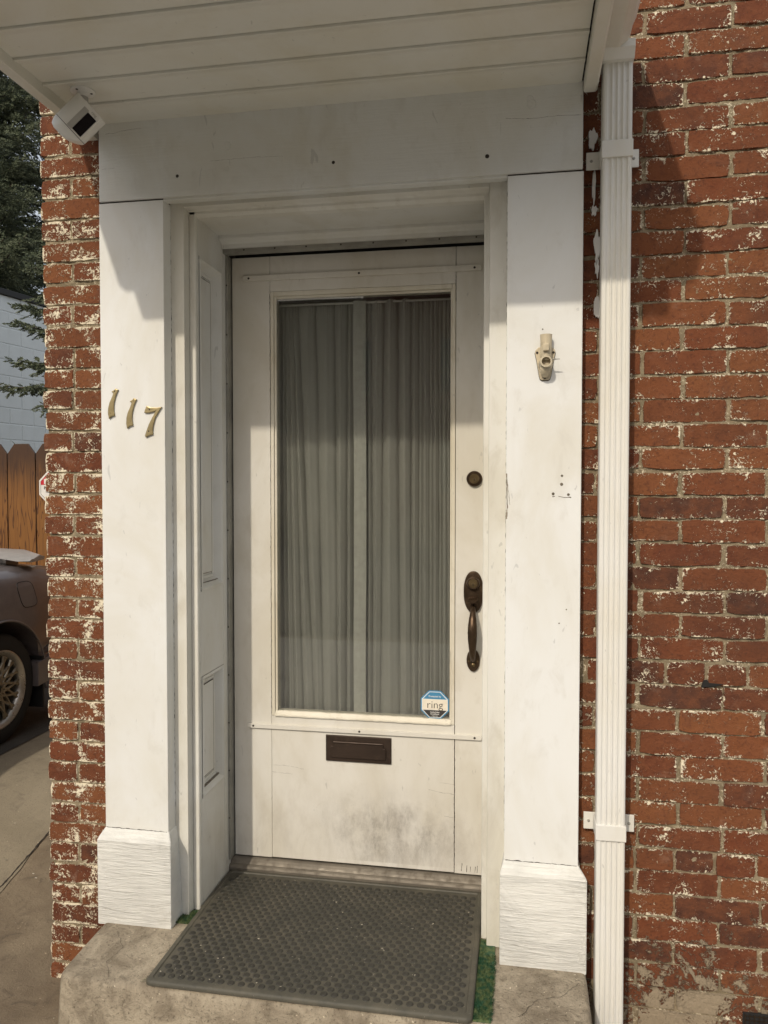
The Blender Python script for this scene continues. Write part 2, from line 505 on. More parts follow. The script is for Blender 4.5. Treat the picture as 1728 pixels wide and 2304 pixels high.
def tube(pts, radii, seg=12, bm=None, flat=1.0, cap=True):
    bm = bm or bmesh.new()
    pts = [Vector(p) for p in pts]
    if not isinstance(radii, (list, tuple)):
        radii = [radii] * len(pts)
    rings = []
    prev = None
    for i, p in enumerate(pts):
        d = (pts[min(i + 1, len(pts) - 1)] - pts[max(i - 1, 0)]).normalized()
        if prev is None:
            ref = Vector((1, 0, 0)) if abs(d.x) < 0.9 else Vector((0, 1, 0))
            u = d.cross(ref).normalized()
        else:
            u = (prev - d * prev.dot(d)).normalized()
        prev = u
        v = d.cross(u)
        rings.append([bm.verts.new(p + (u * math.cos(2 * math.pi * k / seg) * flat + v * math.sin(2 * math.pi * k / seg)) * radii[i]) for k in range(seg)])
    for a, b in zip(rings, rings[1:]):
        for k in range(seg):
            bm.faces.new([a[k], a[(k + 1) % seg], b[(k + 1) % seg], b[k]])
    if cap:
        bm.faces.new(rings[0][::-1])
        bm.faces.new(rings[-1])
    return bm


def ellipse_plate(cx, cz, rx, rz, y0, y1, seg=36, bev=0.003, n=2.0):
    pts = []
    for k in range(seg):
        a = 2 * math.pi * k / seg
        ca, sa = math.cos(a), math.sin(a)
        pts.append((cx + rx * math.copysign(abs(ca) ** (2 / n), ca), cz + rz * math.copysign(abs(sa) ** (2 / n), sa)))
    return prism(pts, 'Y', y0, y1, bev=bev)


def wloc(o):
    v = Vector((0, 0, 0))
    while o is not None:
        v += o.location
        o = o.parent
    return v


def finish(bm, name, mat, parent=None, smooth=False, loc=None):
    """link the bmesh (built in world coordinates) as one object; loc gives a top-level object its own origin"""
    base = wloc(parent) if parent else Vector(loc or (0, 0, 0))
    if base.length > 0:
        bmesh.ops.translate(bm, verts=bm.verts, vec=-base)
    me = bpy.data.meshes.new(name)
    bm.to_mesh(me)
    bm.free()
    if smooth:
        for p in me.polygons:
            p.use_smooth = True
        if smooth == 'auto':
            try:
                me.set_sharp_from_angle(angle=math.radians(35))
            except Exception:
                pass
    me.materials.append(M[mat] if isinstance(mat, str) else mat)
    o = bpy.data.objects.new(name, me)
    COL.objects.link(o)
    if parent:
        o.parent = parent
    else:
        o.location = base
    return o


def thing(name, label, cat, loc=(0, 0, 0), group=None):
    o = bpy.data.objects.new(name, None)
    COL.objects.link(o)
    o.location = loc
    o.empty_display_size = 0.05
    o['label'] = label
    o['category'] = cat
    if group:
        o['group'] = group
    return o


def tag(o, label, cat, group=None):
    o['label'] = label
    o['category'] = cat
    if group:
        o['group'] = group
    return o


def text_obj(s, name, mat, parent, centre, size, mtx=None, extr=0.0002, bold=0.0, sx=1.0):
    cu = bpy.data.curves.new('txt', 'FONT')
    cu.body = s
    cu.size = size
    cu.extrude = extr
    cu.offset = bold
    cu.align_x = 'CENTER'
    cu.align_y = 'CENTER'
    cu.resolution_u = 4
    to = bpy.data.objects.new('txt', cu)
    COL.objects.link(to)
    bpy.context.view_layer.update()
    me = bpy.data.meshes.new_from_object(to.evaluated_get(bpy.context.evaluated_depsgraph_get()))
    bpy.data.objects.remove(to)
    R = mtx or Matrix.Rotation(math.radians(90), 4, 'X')
    me.transform(Matrix.Translation(Vector(centre) - wloc(parent)) @ R @ Matrix.Scale(sx, 4, (1, 0, 0)))
    me.name = name
    me.materials.clear()
    me.materials.append(M[mat])
    o = bpy.data.objects.new(name, me)
    COL.objects.link(o)
    o.parent = parent
    return o


# ------------------------------------------------------------------ ground
def terr(y):
    t = min(max(y / 1.3, 0), 1)
    return 0.22 * t * t * (3 - 2 * t)


def sheet(x0, x1, ys, name, mat, dz=0.0, edge=None, nx=6):
    bm = bmesh.new()
    rows = []
    for y in ys:
        row = []
        for i in range(nx + 1):
            x = x0 + (x1 - x0) * i / nx
            if edge and i in (0, nx):
                x += edge(y, i)
            row.append(bm.verts.new((x, y, terr(y) + dz)))
        rows.append(row)
    for a, b in zip(rows, rows[1:]):
        for i in range(nx):
            bm.faces.new([a[i], a[i + 1], b[i + 1], b[i]])
    o = finish(bm, name, mat, smooth=True)
    o['kind'] = 'structure'
    return o

ysg = [-150, -60, -25, -12, -6, -3, -1.5, -0.6] + [i * 0.1 for i in range(-3, 15)] + [1.6, 2, 3, 5, 8, 15, 40, 150]
sheet(-150, 150, ysg, 'pavement', 'ground', 0.0, nx=30)
ysd = [-3.4 + i * 0.06 for i in range(90)] + [2.2, 3, 5, 8, 14]
sheet(-2.66, -2.005, ysd, 'driveway', 'slab', 0.004,
      edge=lambda y, i: (0.012 * mnoise.noise((y * 9, 3.1, 0)) + 0.03 * mnoise.noise((y * 1.5, 1.1, 0))) if i else 0.012 * mnoise.noise((y * 8, 7.7, 0)))
sheet(-9.0, -2.672, ysd, 'driveway_asphalt', 'tar', 0.004, edge=lambda y, i: 0.01 * mnoise.noise((y * 9, 5.1, 0)) if i else 0)
sheet(-150, 150, [-18, -12, -8, -5.2], 'road', 'tar', 0.004)
sheet(-30, 30, [-5.0, -4, -3, -2, -1.2, -0.62], 'bounce_sheet', 'bounce_pale', 0.004, nx=30)  # unseen pale ground sheet, added to bounce light onto soffit and lintel

# ------------------------------------------------------------------ brick wall
Z0, DZ = 2.808, 0.0672
bwall = thing('brick_wall', 'weathered red brick house wall with cream paint residue around the white doorway', 'wall', (0, 0, 0))


def mortar_sheet(x0, x1, z0, z1, step, parent, ymean=0.0002):
    bm = bmesh.new()
    nx, nz = int((x1 - x0) / step), int((z1 - z0) / step)
    grid = []
    for j in range(nz + 1):
        row = []
        for i in range(nx + 1):
            x, z = x0 + (x1 - x0) * i / nx, z0 + (z1 - z0) * j / nz
            d = mnoise.fractal((x * 45, 0.3, z * 45), 0.9, 2.0, 4) * 0.0042 + mnoise.noise((x * 9, 2.3, z * 9)) * 0.0022
            row.append(bm.verts.new((x, ymean + 0.0006 - min(d, 0.0028), z)))
        grid.append(row)
    for a, b in zip(grid, grid[1:]):
        for i in range(nx):
            bm.faces.new([a[i], a[i + 1], b[i + 1], b[i]])
    return finish(bm, 'mortar', 'mortar', parent, smooth=True)

mortar_sheet(0.155, 0.94, 0.02, 3.05, 0.008, bwall)
mortar_sheet(-1.512, -1.27, -0.02, 3.05, 0.008, bwall)


def brick_mesh(L, H, seed):
    rnd = random.Random(seed)
    nx = max(3, int(L / 0.024))
    nz = 3
    bm = bmesh.new()
    s = seed * 3.71
    def jit(u, k):
        return mnoise.noise((u * 38, s, k)) * 0.0036 + mnoise.noise((u * 110, s, k + 5)) * 0.0011
    g = []
    for j in range(nz + 1):
        row = []
        for i in range(nx + 1):
            x = -L / 2 + L * i / nx
            z = -H / 2 + H * j / nz
            y = -0.0038 + mnoise.noise((x * 30, s, z * 30)) * 0.0020
            if j in (0, nz):
                z += jit(x, j) * 1.0
            if i in (0, nx):
                x += jit(z, i + 11) * 1.2
            if (i in (0, nx)) and (j in (0, nz)):
                x *= 1 - rnd.uniform(0.006, 0.03) * (0.2 / L)
                z *= 1 - rnd.uniform(0.03, 0.14)
                y += 0.001
            row.append(bm.verts.new((x, y, z)))
        g.append(row)
    for a, b in zip(g, g[1:]):
        for i in range(nx):
            bm.faces.new([a[i], a[i + 1], b[i + 1], b[i]])
    rim = g[0][:] + [g[j][nx] for j in range(1, nz + 1)] + g[nz][-2::-1] + [g[j][0] for j in range(nz - 1, 0, -1)]
    def ring(dy, grow):
        out = []
        for v in rim:
            c = v.co
            out.append(bm.verts.new((c.x + math.copysign(grow, c.x), c.y + dy, c.z + math.copysign(grow, c.z))))
        return out
    r1, r2 = ring(0.0022, 0.0010), ring(0.09, 0.0010)
    n = len(rim)
    for A, B in ((rim, r1), (r1, r2)):
        for k in range(n):
            bm.faces.new([A[k], B[k], B[(k + 1) % n], A[(k + 1) % n]])
    bmesh.ops.recalc_face_normals(bm, faces=bm.faces)
    # recalc may point inwards for an open shell; front must face -y
    f0 = bm.faces[:][0]
    if f0.normal.y > 0:
        bmesh.ops.reverse_faces(bm, faces=bm.faces)
    me = bpy.data.meshes.new('brick')
    bm.to_mesh(me)
    bm.free()
    for p in me.polygons:
        p.use_smooth = True
    try:
        me.set_sharp_from_angle(angle=math.radians(38))
    except Exception:
        pass
    return me

BR = {}
for kind, L in (('s', 0.2190), ('h', 0.0995), ('q', 0.155)):
    for side in ('brick', 'brick_l'):
        BR[kind, side] = []
        for k in range(8 if kind != 'q' else 4):
            me = brick_mesh(L, 0.0592, hash((kind, k)) % 97 if False else (ord(kind) * 7 + k * 13) % 97)
            me.materials.append(M[side])
            BR[kind, side].append(me)
LEN = {'s': 0.2190, 'h': 0.0995, 'q': 0.155}


def put_brick(kind, side, x0, k, dx=0.0):
    me = random.choice(BR[kind, side])
    o = bpy.data.objects.new('brick', me)
    COL.objects.link(o)
    o.parent = bwall
    zc = Z0 - DZ * (k + 0.5)
    o.location = (x0 + LEN[kind] / 2 + dx, random.uniform(-0.002, 0.0018), zc + random.uniform(-0.0022, 0.0022))
    o.rotation_euler = (random.uniform(-0.012, 0.012), random.uniform(-0.013, 0.013), random.uniform(-0.008, 0.008))
    if random.random() < 0.5:
        o.rotation_euler.y += math.pi
    o.scale = (random.uniform(0.985, 1.01), 1, random.uniform(0.93, 1.05))
    return o

PITCH = 0.2285
for k in range(-4, 42):
    if k in (25, 33):
        x = 0.404 - 0.109 * 3 + (0.0 if k == 25 else 0.03)
        while x < 1.02:
            if x > 0.10:
                put_brick('h', 'brick', x + 0.005, k)
            x += 0.109
        continue
    x = (0.328 if k % 2 == 0 else 0.4385) - 2 * PITCH + random.uniform(-0.004, 0.004)
    while x < 0.90:
        if x + 0.22 > 0.17:
            put_brick('s', 'brick', x + 0.006, k, random.uniform(-0.002, 0.002))
        x += PITCH
for k in range(-4, 43):
    jx = random.uniform(-0.004, 0.004)
    if k % 2 == 1 or k == 12:
        put_brick('h', 'brick_l', -1.521 + jx, k)
        put_brick('q', 'brick_l', -1.521 + 0.108 + jx, k)
    else:
        put_brick('s', 'brick_l', -1.521 + jx, k)

# bricks far outside the picture: one joined piece of geometry
bm = bmesh.new()
for k in range(-14, 42):
    x = (0.328 if k % 2 == 0 else 0.4385) + PITCH * 3
    while x < 3.0:
        add_box(bm, x + 0.006, x + 0.2215, random.uniform(-0.006, -0.003), 0.08, Z0 - DZ * (k + 1) + 0.006, Z0 - DZ * k - 0.006, 0)
        x += PITCH
    if k < -4:
        x = -1.521 + (0.11 if k % 2 else 0)
        while x < 0.9:
            add_box(bm, x, x + 0.2155, random.uniform(-0.006, -0.003), 0.08, Z0 - DZ * (k + 1) + 0.006, Z0 - DZ * k - 0.006, 0)
            x += PITCH
    # left return of the building
    y = 0.10 + (0.11 if k % 2 else 0)
    while y < 6.0:
        add_box(bm, -1.525, -1.45, y, y + 0.2155, Z0 - DZ * (k + 1) + 0.006, Z0 - DZ * k - 0.006, 0)
        y += PITCH
far = finish(bm, 'brick_mass', 'brick', bwall)
far['kind'] = 'stuff'
bm = bmesh.new()
add_box(bm, 0.93, 3.0, 0.003, 0.10, -0.1, 3.74, 0)
add_box(bm, -1.512, 0.93, 0.012, 0.10, 3.04, 3.74, 0)
add_box(bm, -1.514, -1.30, 0.013, 0.40, -0.1, 3.04, 0)
add_box(bm, 0.14, 0.93, 0.013, 0.40, -0.1, 3.04, 0)
add_box(bm, -1.514, -1.40, 0.40, 6.1, -0.1, 3.74, 0)
finish(bm, 'backing', 'mortar', bwall)
# pale smears of caulk and mortar in the narrow strip beside the right pilaster
bm = bmesh.new()
for (xc, zc, w, h) in ((0.190, 2.60, 0.020, 0.055), (0.195, 2.47, 0.007, 0.11), (0.205, 2.30, 0.014, 0.09), (0.206, 2.24, 0.010, 0.05), (0.205, 2.13, 0.012, 0.07), (0.196, 2.40, 0.012, 0.03)):
    pts = []
    for a in range(44):
        t_ = 2 * math.pi * a / 44
        rr = 1 + 0.5 * mnoise.noise((math.cos(t_) * 1.6 + zc * 9, math.sin(t_) * 1.6, 1)) + 0.2 * mnoise.noise((math.cos(t_) * 5 + zc, math.sin(t_) * 5, 3))
        pts.append((xc + w * rr * math.cos(t_) * 0.6, zc + h * rr * math.sin(t_) * 0.5))
    prism(pts, 'Y', -0.0105, 0.004, bm)
finish(bm, 'caulk', 'white', bwall)
# missing mortar: a dark hole over the course below the header row
prism([(0.500, 1.060), (0.505, 1.078), (0.516, 1.080), (0.520, 1.072), (0.557, 1.070), (0.535, 1.063), (0.515, 1.061)], 'Y', -0.0085, 0.004, bm := bmesh.new())
finish(bm, 'hole', 'dark', bwall)
# small crawl-space vent at the bottom right
vent = thing('wall_vent', 'small dark mesh vent low in the brick wall, bottom right corner', 'vent', (0.7, 0, 0.08))
finish(box(0.622, 0.80, -0.0100, 0.02, 0.0, 0.142, 0.001), 'recess', 'dark', vent)
bm = bmesh.new()
for i in range(14):
    add_box(bm, 0.626 + i * 0.0125, 0.6275 + i * 0.0125, -0.0125, -0.0105, 0.0, 0.140, 0)
for i in range(12):
    add_box(bm, 0.624, 0.799, -0.0138, -0.0127, 0.004 + i * 0.012, 0.0052 + i * 0.012, 0)
finish(bm, 'mesh_screen', 'bronze', vent)

# ------------------------------------------------------------------ door surround
sur = thing('door_surround', 'white painted wooden door surround with two pilasters and a broad lintel board', 'door frame', (-0.565, 0, 0.25))
# lintel
bm = prism([(0.02, 2.5015), (-0.055, 2.5015), (-0.055, 2.746), (0.02, 2.746)], 'X', -1.292, 0.161, bev=0.003)
lin = finish(bm, 'lintel', 'white_h', sur)
finish(box(-1.085, -0.045, -0.047, -0.02, 2.494, 2.503, 0.003), 'lintel_lip', 'white_h', lin)
kn = bmesh.new()
for x, z, r in ((-0.548, 2.569, 0.005), (-0.102, 2.554, 0.006), (-1.034, 2.563, 0.005)):
    lathe([(r, 0.0), (r * 0.9, 0.0005)], (x, -0.0551, z), seg=14, bm=kn)
finish(kn, 'knot_hole', 'hole', lin)
kn = bmesh.new()
for x, z, r in ((-0.874, 2.641, 0.013), (-0.876, 2.573, 0.008), (0.016, 2.704, 0.010), (0.02, 2.69, 0.014)):
    lathe([(r, 0.0), (r * 0.75, 0.0016), (r * 0.55, 0.0004), (r * 0.2, 0.0016)], (x, -0.0545, z), seg=20, bm=kn)
finish(kn, 'knot', 'white_h', lin, smooth=True)
# hairline cracks
def crack(pts, parent, y, w=0.0011, mat='hole'):
    bm = bmesh.new()
    for (x0, z0), (x1, z1) in zip(pts, pts[1:]):
        n = max(2, int(math.hypot(x1 - x0, z1 - z0) / 0.006))
        for i in range(n):
            a, b = i / n, (i + 1) / n
            def q(t):
                x, z = x0 + (x1 - x0) * t, z0 + (z1 - z0) * t
                return x + mnoise.noise((x * 70, z * 70, 0)) * 0.0022, z + mnoise.noise((x * 70, z * 70, 9)) * 0.0022
            (ax, az), (bx, bz) = q(a), q(b)
            ww = w * (0.35 + 0.65 * abs(mnoise.noise((ax * 60, az * 60, 4))) * 2)
            dx, dz = bx - ax, bz - az
            L = math.hypot(dx, dz) or 1
            nx_, nz_ = -dz / L * ww / 2, dx / L * ww / 2
            vs = [bm.verts.new(p) for p in ((ax - nx_, y, az - nz_), (bx - nx_, y, bz - nz_), (bx + nx_, y, bz + nz_), (ax + nx_, y, az + nz_))]
            f = bm.faces.new(vs)
    bmesh.ops.recalc_face_normals(bm, faces=bm.faces)
    finish(bm, 'crack', mat, parent)
crack([(-0.05, 2.655), (0.02, 2.649), (0.09, 2.651), (0.155, 2.648)], lin, -0.0554, 0.0010)
crack([(-0.93, 2.600), (-0.80, 2.602), (-0.70, 2.598)], lin, -0.0554, 0.0006)
crack([(-1.27, 2.705), (-1.20, 2.712), (-1.15, 2.716)], lin, -0.0554, 0.0008)
crack([(-1.28, 2.60), (-1.24, 2.601)], lin, -0.0554, 0.0006)

for (x0, x1, px0, px1, lab) in ((-1.296, -1.083, -1.309, -1.062, None), (-0.045, 0.164, -0.056, 0.187, None)):
    p = finish(box(x0, x1, -0.05, 0.02, 0.50, 2.4975, 0.0025), 'pilaster', 'white', sur)
    # dark joint line under the lintel
    finish(box(x0 + 0.001, x1 - 0.001, -0.0478, 0.02, 2.4970, 2.5020, 0), 'joint', 'hole', p)
    pl = bmesh.new()
    prof = [(0.02, 0.246), (-0.080, 0.246), (-0.080, 0.513), (-0.074, 0.522), (-0.051, 0.541), (0.02, 0.541)]
    n = 26
    def sect(x, inset):
        return [pl.verts.new((x, y + (inset if y < 0 and z < .53 else 0), z)) for y, z in prof]
    prism(prof, 'X', px0, px1, pl, bev=0.0035)
    # chamfer the shoulder ends so the plinth steps back to the pilaster width
    for v in pl.verts:
        if v.co.z > 0.518:
            f = min(1, (v.co.z - 0.516) / 0.024)
            if v.co.x < (px0 + px1) / 2:
                v.co.x += f * (x0 - px0 - 0.002)
            else:
                v.co.x -= f * (px1 - x1 - 0.002)
    bmesh.ops.subdivide_edges(pl, edges=[e for e in pl.edges if e.calc_length() > 0.08], cuts=24)
    for v in pl.verts:
        v.co.z += mnoise.noise((v.co.x * 40, v.co.y * 40, v.co.z * 40)) * (0.003 if v.co.z < 0.27 else 0.0010)
        v.co.y += mnoise.noise((v.co.x * 25, 3, v.co.z * 60)) * 0.0012
    finish(pl, 'plinth', 'plinth', p)
    crack([(x0 + 0.004, 0.5425), (x1 - 0.004, 0.5415)], p, -0.0512, 0.0026)

# casings: outer flat, step, inner bead (left and right, head)
def lcase():
    # section in plan (x,y): outer flat at y=0, step to y=.04, bead to jamb
    return [(-1.0845, 0.06), (-1.0845, 0.0), (-1.040, 0.0), (-1.040, 0.040), (-1.037, 0.040), (-1.037, 0.0375), (-1.020, 0.0375), (-1.018, 0.040), (-1.018, 0.054), (-1.026, 0.056), (-1.026, 0.06)]
finish(prism(lcase(), 'Z', 0.252, 2.512, bev=0.0012), 'casing', 'casing', sur)
rc = [(-0.0435, 0.08), (-0.0435, 0.0), (-0.0955, 0.0), (-0.0965, 0.004), (-0.0965, 0.038), (-0.099, 0.0385), (-0.112, 0.0385), (-0.114, 0.041), (-0.114, 0.056), (-0.108, 0.08)]
finish(prism(rc, 'Z', 0.252, 2.512, bev=0.0012), 'casing', 'casing', sur)
hc = [(0.08, 2.503), (0.001, 2.503), (-0.001, 2.490), (0.004, 2.4885), (0.034, 2.4885), (0.0375, 2.486), (0.0375, 2.479), (0.046, 2.4755), (0.052, 2.4715), (0.08, 2.4715)]
finish(prism(hc, 'X', -1.040, -0.097, bev=0.0008), 'head_casing', 'casing', sur)
# caulk lines where casing meets pilaster
crack([(-1.0835, 0.6), (-1.0835, 1.5), (-1.0835, 2.48)], sur, -0.0008, 0.0024)
crack([(-0.0455, 0.6), (-0.0455, 1.5), (-0.0455, 2.48)], sur, -0.0008, 0.0018)

# reveals
rv = finish(box(-1.07, -1.044, 0.056, 0.34, 0.25, 2.50, 0), 'reveal_panel', 'jamb', sur)
for z0, z1 in ((2.358, 2.473), (1.006, 1.283), (0.252, 0.607)):
    finish(box(-1.045, -1.0175, 0.062, 0.252, z0, z1, 0.001), 'rail', 'jamb', rv)
finish(box(-1.045, -1.017, 0.2525, 0.322, 0.252, 2.473, 0.001), 'stile', 'jamb', rv)
finish(box(-1.045, -1.0172, 0.0545, 0.0615, 0.252, 2.473, 0.0005), 'stile', 'jamb', rv)


def panel_mould(y0, y1, z0, z1, xf, xb, w, parent):
    """stepped moulding ring round a recessed panel in the x-facing reveal"""
    bm = bmesh.new()
    steps = [(0.0, xf + 0.002), (w * 0.22, xf + 0.0035), (w * 0.35, xf - 0.002), (w * 0.75, xb + 0.002), (w * 0.8, xb + 0.0045), (w, xb + 0.0035), (w + 0.001, xb - 0.001)]
    rings = []
    for d, x in steps:
        rings.append([bm.verts.new(p) for p in ((x, y0 + d, z0 + d), (x, y1 - d, z0 + d), (x, y1 - d, z1 - d), (x, y0 + d, z1 - d))])
    for a, b in zip(rings, rings[1:]):
        for k in range(4):
            bm.faces.new([a[k], a[(k + 1) % 4], b[(k + 1) % 4], b[k]])
    bmesh.ops.recalc_face_normals(bm, faces=bm.faces)
    finish(bm, 'panel_moulding', 'jamb', parent)
panel_mould(0.0615, 0.2525, 1.283, 2.358, -1.0175, -1.044, 0.042, rv)
panel_mould(0.0615, 0.2525, 0.607, 1.006, -1.0175, -1.044, 0.038, rv)
finish(box(-1.0425, -1.0385, 0.110, 0.204, 1.335, 2.306, 0.0008), 'raised_field', 'jamb', rv)
finish(box(-1.0425, -1.0385, 0.106, 0.208, 0.655, 0.962, 0.0008), 'raised_field', 'jamb', rv)
for z0, z1, ya, yb in ((1.335, 2.306, 0.110, 0.204), (0.655, 0.962, 0.106, 0.208)):
    jb = bmesh.new()
    for (a, b, c, d) in ((ya - 0.0016, ya - 0.0002, z0, z1), (yb + 0.0002, yb + 0.0016, z0, z1), (ya, yb, z0 - 0.0016, z0 - 0.0002), (ya, yb, z1 + 0.0002, z1 + 0.0016)):
        add_box(jb, -1.0425, -1.0384, a, b, c, d, 0)
    finish(jb, 'joint', 'scrape_d', rv)
for z0, z1 in ((1.283, 2.358), (0.607, 1.006)):
    jb = bmesh.new()
    for (a, b, c, d) in ((0.0630, 0.2510, z1 - 0.0014, z1), (0.0630, 0.2510, z0, z0 + 0.0016), (0.2508, 0.2522, z0, z1)):
        add_box(jb, -1.0300, -1.0168, a, b, c, d, 0)
    # dust caked on the sloping lower moulding
    add_box(jb, -1.0440, -1.0290, 0.072, 0.242, z0 + 0.0120, z0 + 0.0245, 0)
    finish(jb, 'dirt', 'ledge_dirt', rv)
finish(box(-0.098, -0.05, 0.056, 0.40, 0.25, 2.50, 0.001), 'reveal_panel', 'jamb', sur)
finish(box(-1.03, -0.097, 0.053, 0.34, 2.472, 2.52, 0.001), 'reveal_ceiling', 'jamb', sur)
st = prism([(0.226, 2.4725), (0.226, 2.462), (0.232, 2.458), (0.240, 2.456), (0.246, 2.452), (0.250, 2.449), (0.252, 2.437), (0.300, 2.437), (0.300, 2.4725)], 'X', -1.0165, -0.0985)
finish(st, 'head_stop', 'jamb', sur)
# cove in the upper corner between the ceiling and the reveal
ws = bmesh.new()
prism([(0.262, 2.4365), (0.262, 2.4250), (0.268, 2.4225), (0.290, 2.4225), (0.290, 2.4365)], 'X', -1.0165, -0.0985, ws)
wsp = finish(ws, 'weatherstrip', 'strip', sur)
sc = bmesh.new()
for x in (-0.94, -0.83, -0.72, -0.60, -0.49, -0.38, -0.27, -0.15):
    lathe([(0.003, 0), (0.002, 0.0012)], (x, 0.2612, 2.431), seg=10, bm=sc)
finish(sc, 'screws', 'hole', wsp)
finish(box(-1.0165, -1.0085, 0.285, 0.345, 0.30, 2.4225, 0.001), 'weatherstrip', 'strip', sur)
sc = bmesh.new()
for z in [0.45 + 0.17 * i for i in range(12)]:
    lathe([(0.0028, 0), (0.002, 0.0012)], (-1.0125, 0.2845, z), seg=10, bm=sc)
finish(sc, 'screws', 'hole', sur.children[-1])
finish(box(-1.0084, -0.880, 0.363, 0.40, 0.28, 2.47, 0), 'rebate', 'dark', sur)
finish(box(-0.212, -0.0985, 0.363, 0.40, 0.28, 2.47, 0), 'rebate', 'dark', sur)
finish(box(-0.8795, -0.2125, 0.363, 0.40, 2.30, 2.47, 0), 'rebate', 'dark', sur)
# threshold
th = prism([(0.286, 0.252), (0.286, 0.272), (0.289, 0.279), (0.295, 0.282), (0.301, 0.281), (0.306, 0.287), (0.314, 0.294), (0.322, 0.298), (0.345, 0.298), (0.345, 0.252)], 'X', -1.0162, -0.0990, bev=0.0012)
finish(th, 'threshold', 'thresh', sur)
# screw holes and an old fixture scar on the right pilaster
sc = bmesh.new()
for x, z, r in ((0.111, 1.653, 0.0035), (0.110, 1.629, 0.0045), (0.087, 1.602, 0.0042), (0.129, 1.600, 0.004), (0.126, 1.275, 0.002), (0.106, 1.235, 0.002), (0.055, 2.065, 0.0022)):
    lathe([(r, 0), (r * 0.8, 0.0006)], (x, -0.0503, z), seg=12, bm=sc)
finish(sc, 'screw_holes', 'scrape_d', sur)
crack([(0.102, 1.594), (0.137, 1.592)], sur, -0.0504, 0.0028, 'scrape_d')
crack([(0.084, 1.595), (0.091, 1.595)], sur, -0.0504, 0.0028, 'scrape_d')
crack([(-0.0435, 1.66), (-0.041, 1.60), (-0.0425, 1.53)], sur, -0.0504, 0.0045, 'scrape')
crack([(-0.0425, 1.65), (-0.036, 1.60), (-0.034, 1.57)], sur, -0.0504, 0.002, 'scrape')
crack([(-0.0435, 1.62), (-0.040, 1.56)], sur, -0.0504, 0.0025, 'scrape')

# ------------------------------------------------------------------ door
door = thing('front_door', 'cream painted half glazed front door with bronze handle and mail slot', 'door', (-0.55, 0.34, 0.31))
DY0, DY1 = 0.32, 0.362
finish(box(-1.005, -0.8675, DY0, DY1, 0.304, 2.4215, 0.0012), 'stile', 'door', door)
finish(box(-0.2192, -0.1005, DY0, DY1, 0.304, 2.4215, 0.0012), 'stile', 'door', door)
finish(box(-0.8665, -0.2207, DY0, DY1, 2.3000, 2.4215, 0.0008), 'top_rail', 'door_h', door)
finish(box(-0.8665, -0.2212, DY0, DY1, 0.306, 0.8125, 0.0008), 'bottom_panel', 'door', door)
# glazing frame and beads
gz0, gz1, gx0, gx1 = 0.830, 2.284, -0.8545, -0.2325
finish(box(-0.8665, gx0, DY0 - 0.001, DY1, 0.8135, 2.2995, 0.0025), 'glazing_bead', 'bead', door)
finish(box(gx1, -0.2207, DY0 - 0.001, DY1, 0.8135, 2.2995, 0.0025), 'glazing_bead', 'bead', door)
finish(box(gx0 + .0003, gx1 - .0003, DY0 - 0.001, DY1, gz1, 2.2995, 0.0025), 'glazing_bead', 'bead', door)
bb = prism([(DY1, 0.8135), (DY0 - 0.006, 0.8135), (DY0 - 0.006, 0.818), (DY0 - 0.001, 0.821), (DY0 + 0.006, gz0), (DY1, gz0)], 'X', gx0 + .0003, gx1 - .0003, bev=0.001)
bmesh.ops.subdivide_edges(bb, edges=[e for e in bb.edges if e.calc_length() > 0.2], cuts=60)
for v in bb.verts:
    if v.co.y < DY1 - 0.001:
        v.co.z += mnoise.noise((v.co.x * 60, v.co.y * 90, 0)) * 0.0016
        v.co.y += mnoise.noise((v.co.x * 50, 4, v.co.z * 90)) * 0.0012
finish(bb, 'glazing_bead', 'bead', door)
for (x0, x1, z0, z1) in ((gx0, gx0 + 0.008, gz0, gz1), (gx1 - 0.006, gx1, gz0, gz1), (gx0 + 0.008, gx1 - 0.006, gz1 - 0.008, gz1)):
    finish(box(x0 + .0003, x1 - .0003, DY0 + 0.006, DY1, z0, z1 - .0003, 0.0015), 'inner_bead', 'bead', door)
finish(box(gx0, gx1, 0.334, 0.338, gz0 - 0.004, gz1, 0), 'glass_pane', 'glass', door)
for z, h, x0, x1 in ((2.3475, 0.019, -0.964, -0.1345), (0.7755, 0.0155, -0.955, -0.128)):
    b = prism([(x0 + 0.004, z - h / 2), (x1 - 0.004, z - h / 2), (x1, z - h / 2 + 0.004), (x1, z + h / 2 - 0.004), (x1 - 0.004, z + h / 2), (x0 + 0.004, z + h / 2), (x0, z + h / 2 - 0.004), (x0, z - h / 2 + 0.004)], 'Y', DY0 - 0.008, DY0 + 0.001, bev=0.0012)
    # the lower strip and the upper one both sag slightly towards the right
    bt = finish(b, 'cover_strip', 'door_h', door)
    sc = bmesh.new()
    for xs in (x0 + 0.022, -0.549, x1 - 0.024):
        lathe([(0.0042, 0), (0.0034, 0.0012)], (xs, DY0 - 0.0078, z), seg=12, bm=sc)
    finish(sc, 'screws', 'hole', bt)
crack([(-0.8672, 0.82), (-0.8668, 1.6), (-0.8672, 2.29)], door, DY0 - 0.0016, 0.0016)
crack([(-0.2199, 0.32), (-0.2203, 0.60), (-0.2198, 0.81)], door, DY0 - 0.0004, 0.0026)
crack([(-0.2199, 2.24), (-0.2203, 2.30), (-0.2198, 2.33)], door, DY0 - 0.0014, 0.0018)
crack([(-0.2203, 0.575), (-0.26, 0.579), (-0.31, 0.587)], door, DY0 - 0.0004, 0.0009)
crack([(-0.2203, 0.610), (-0.27, 0.613)], door, DY0 - 0.0004, 0.0006)
crack([(-0.866, 0.637), (-0.80, 0.637), (-0.75, 0.628)], door, DY0 - 0.0004, 0.0006)
crack([(-0.866, 0.612), (-0.79, 0.609)], door, DY0 - 0.0004, 0.0006)
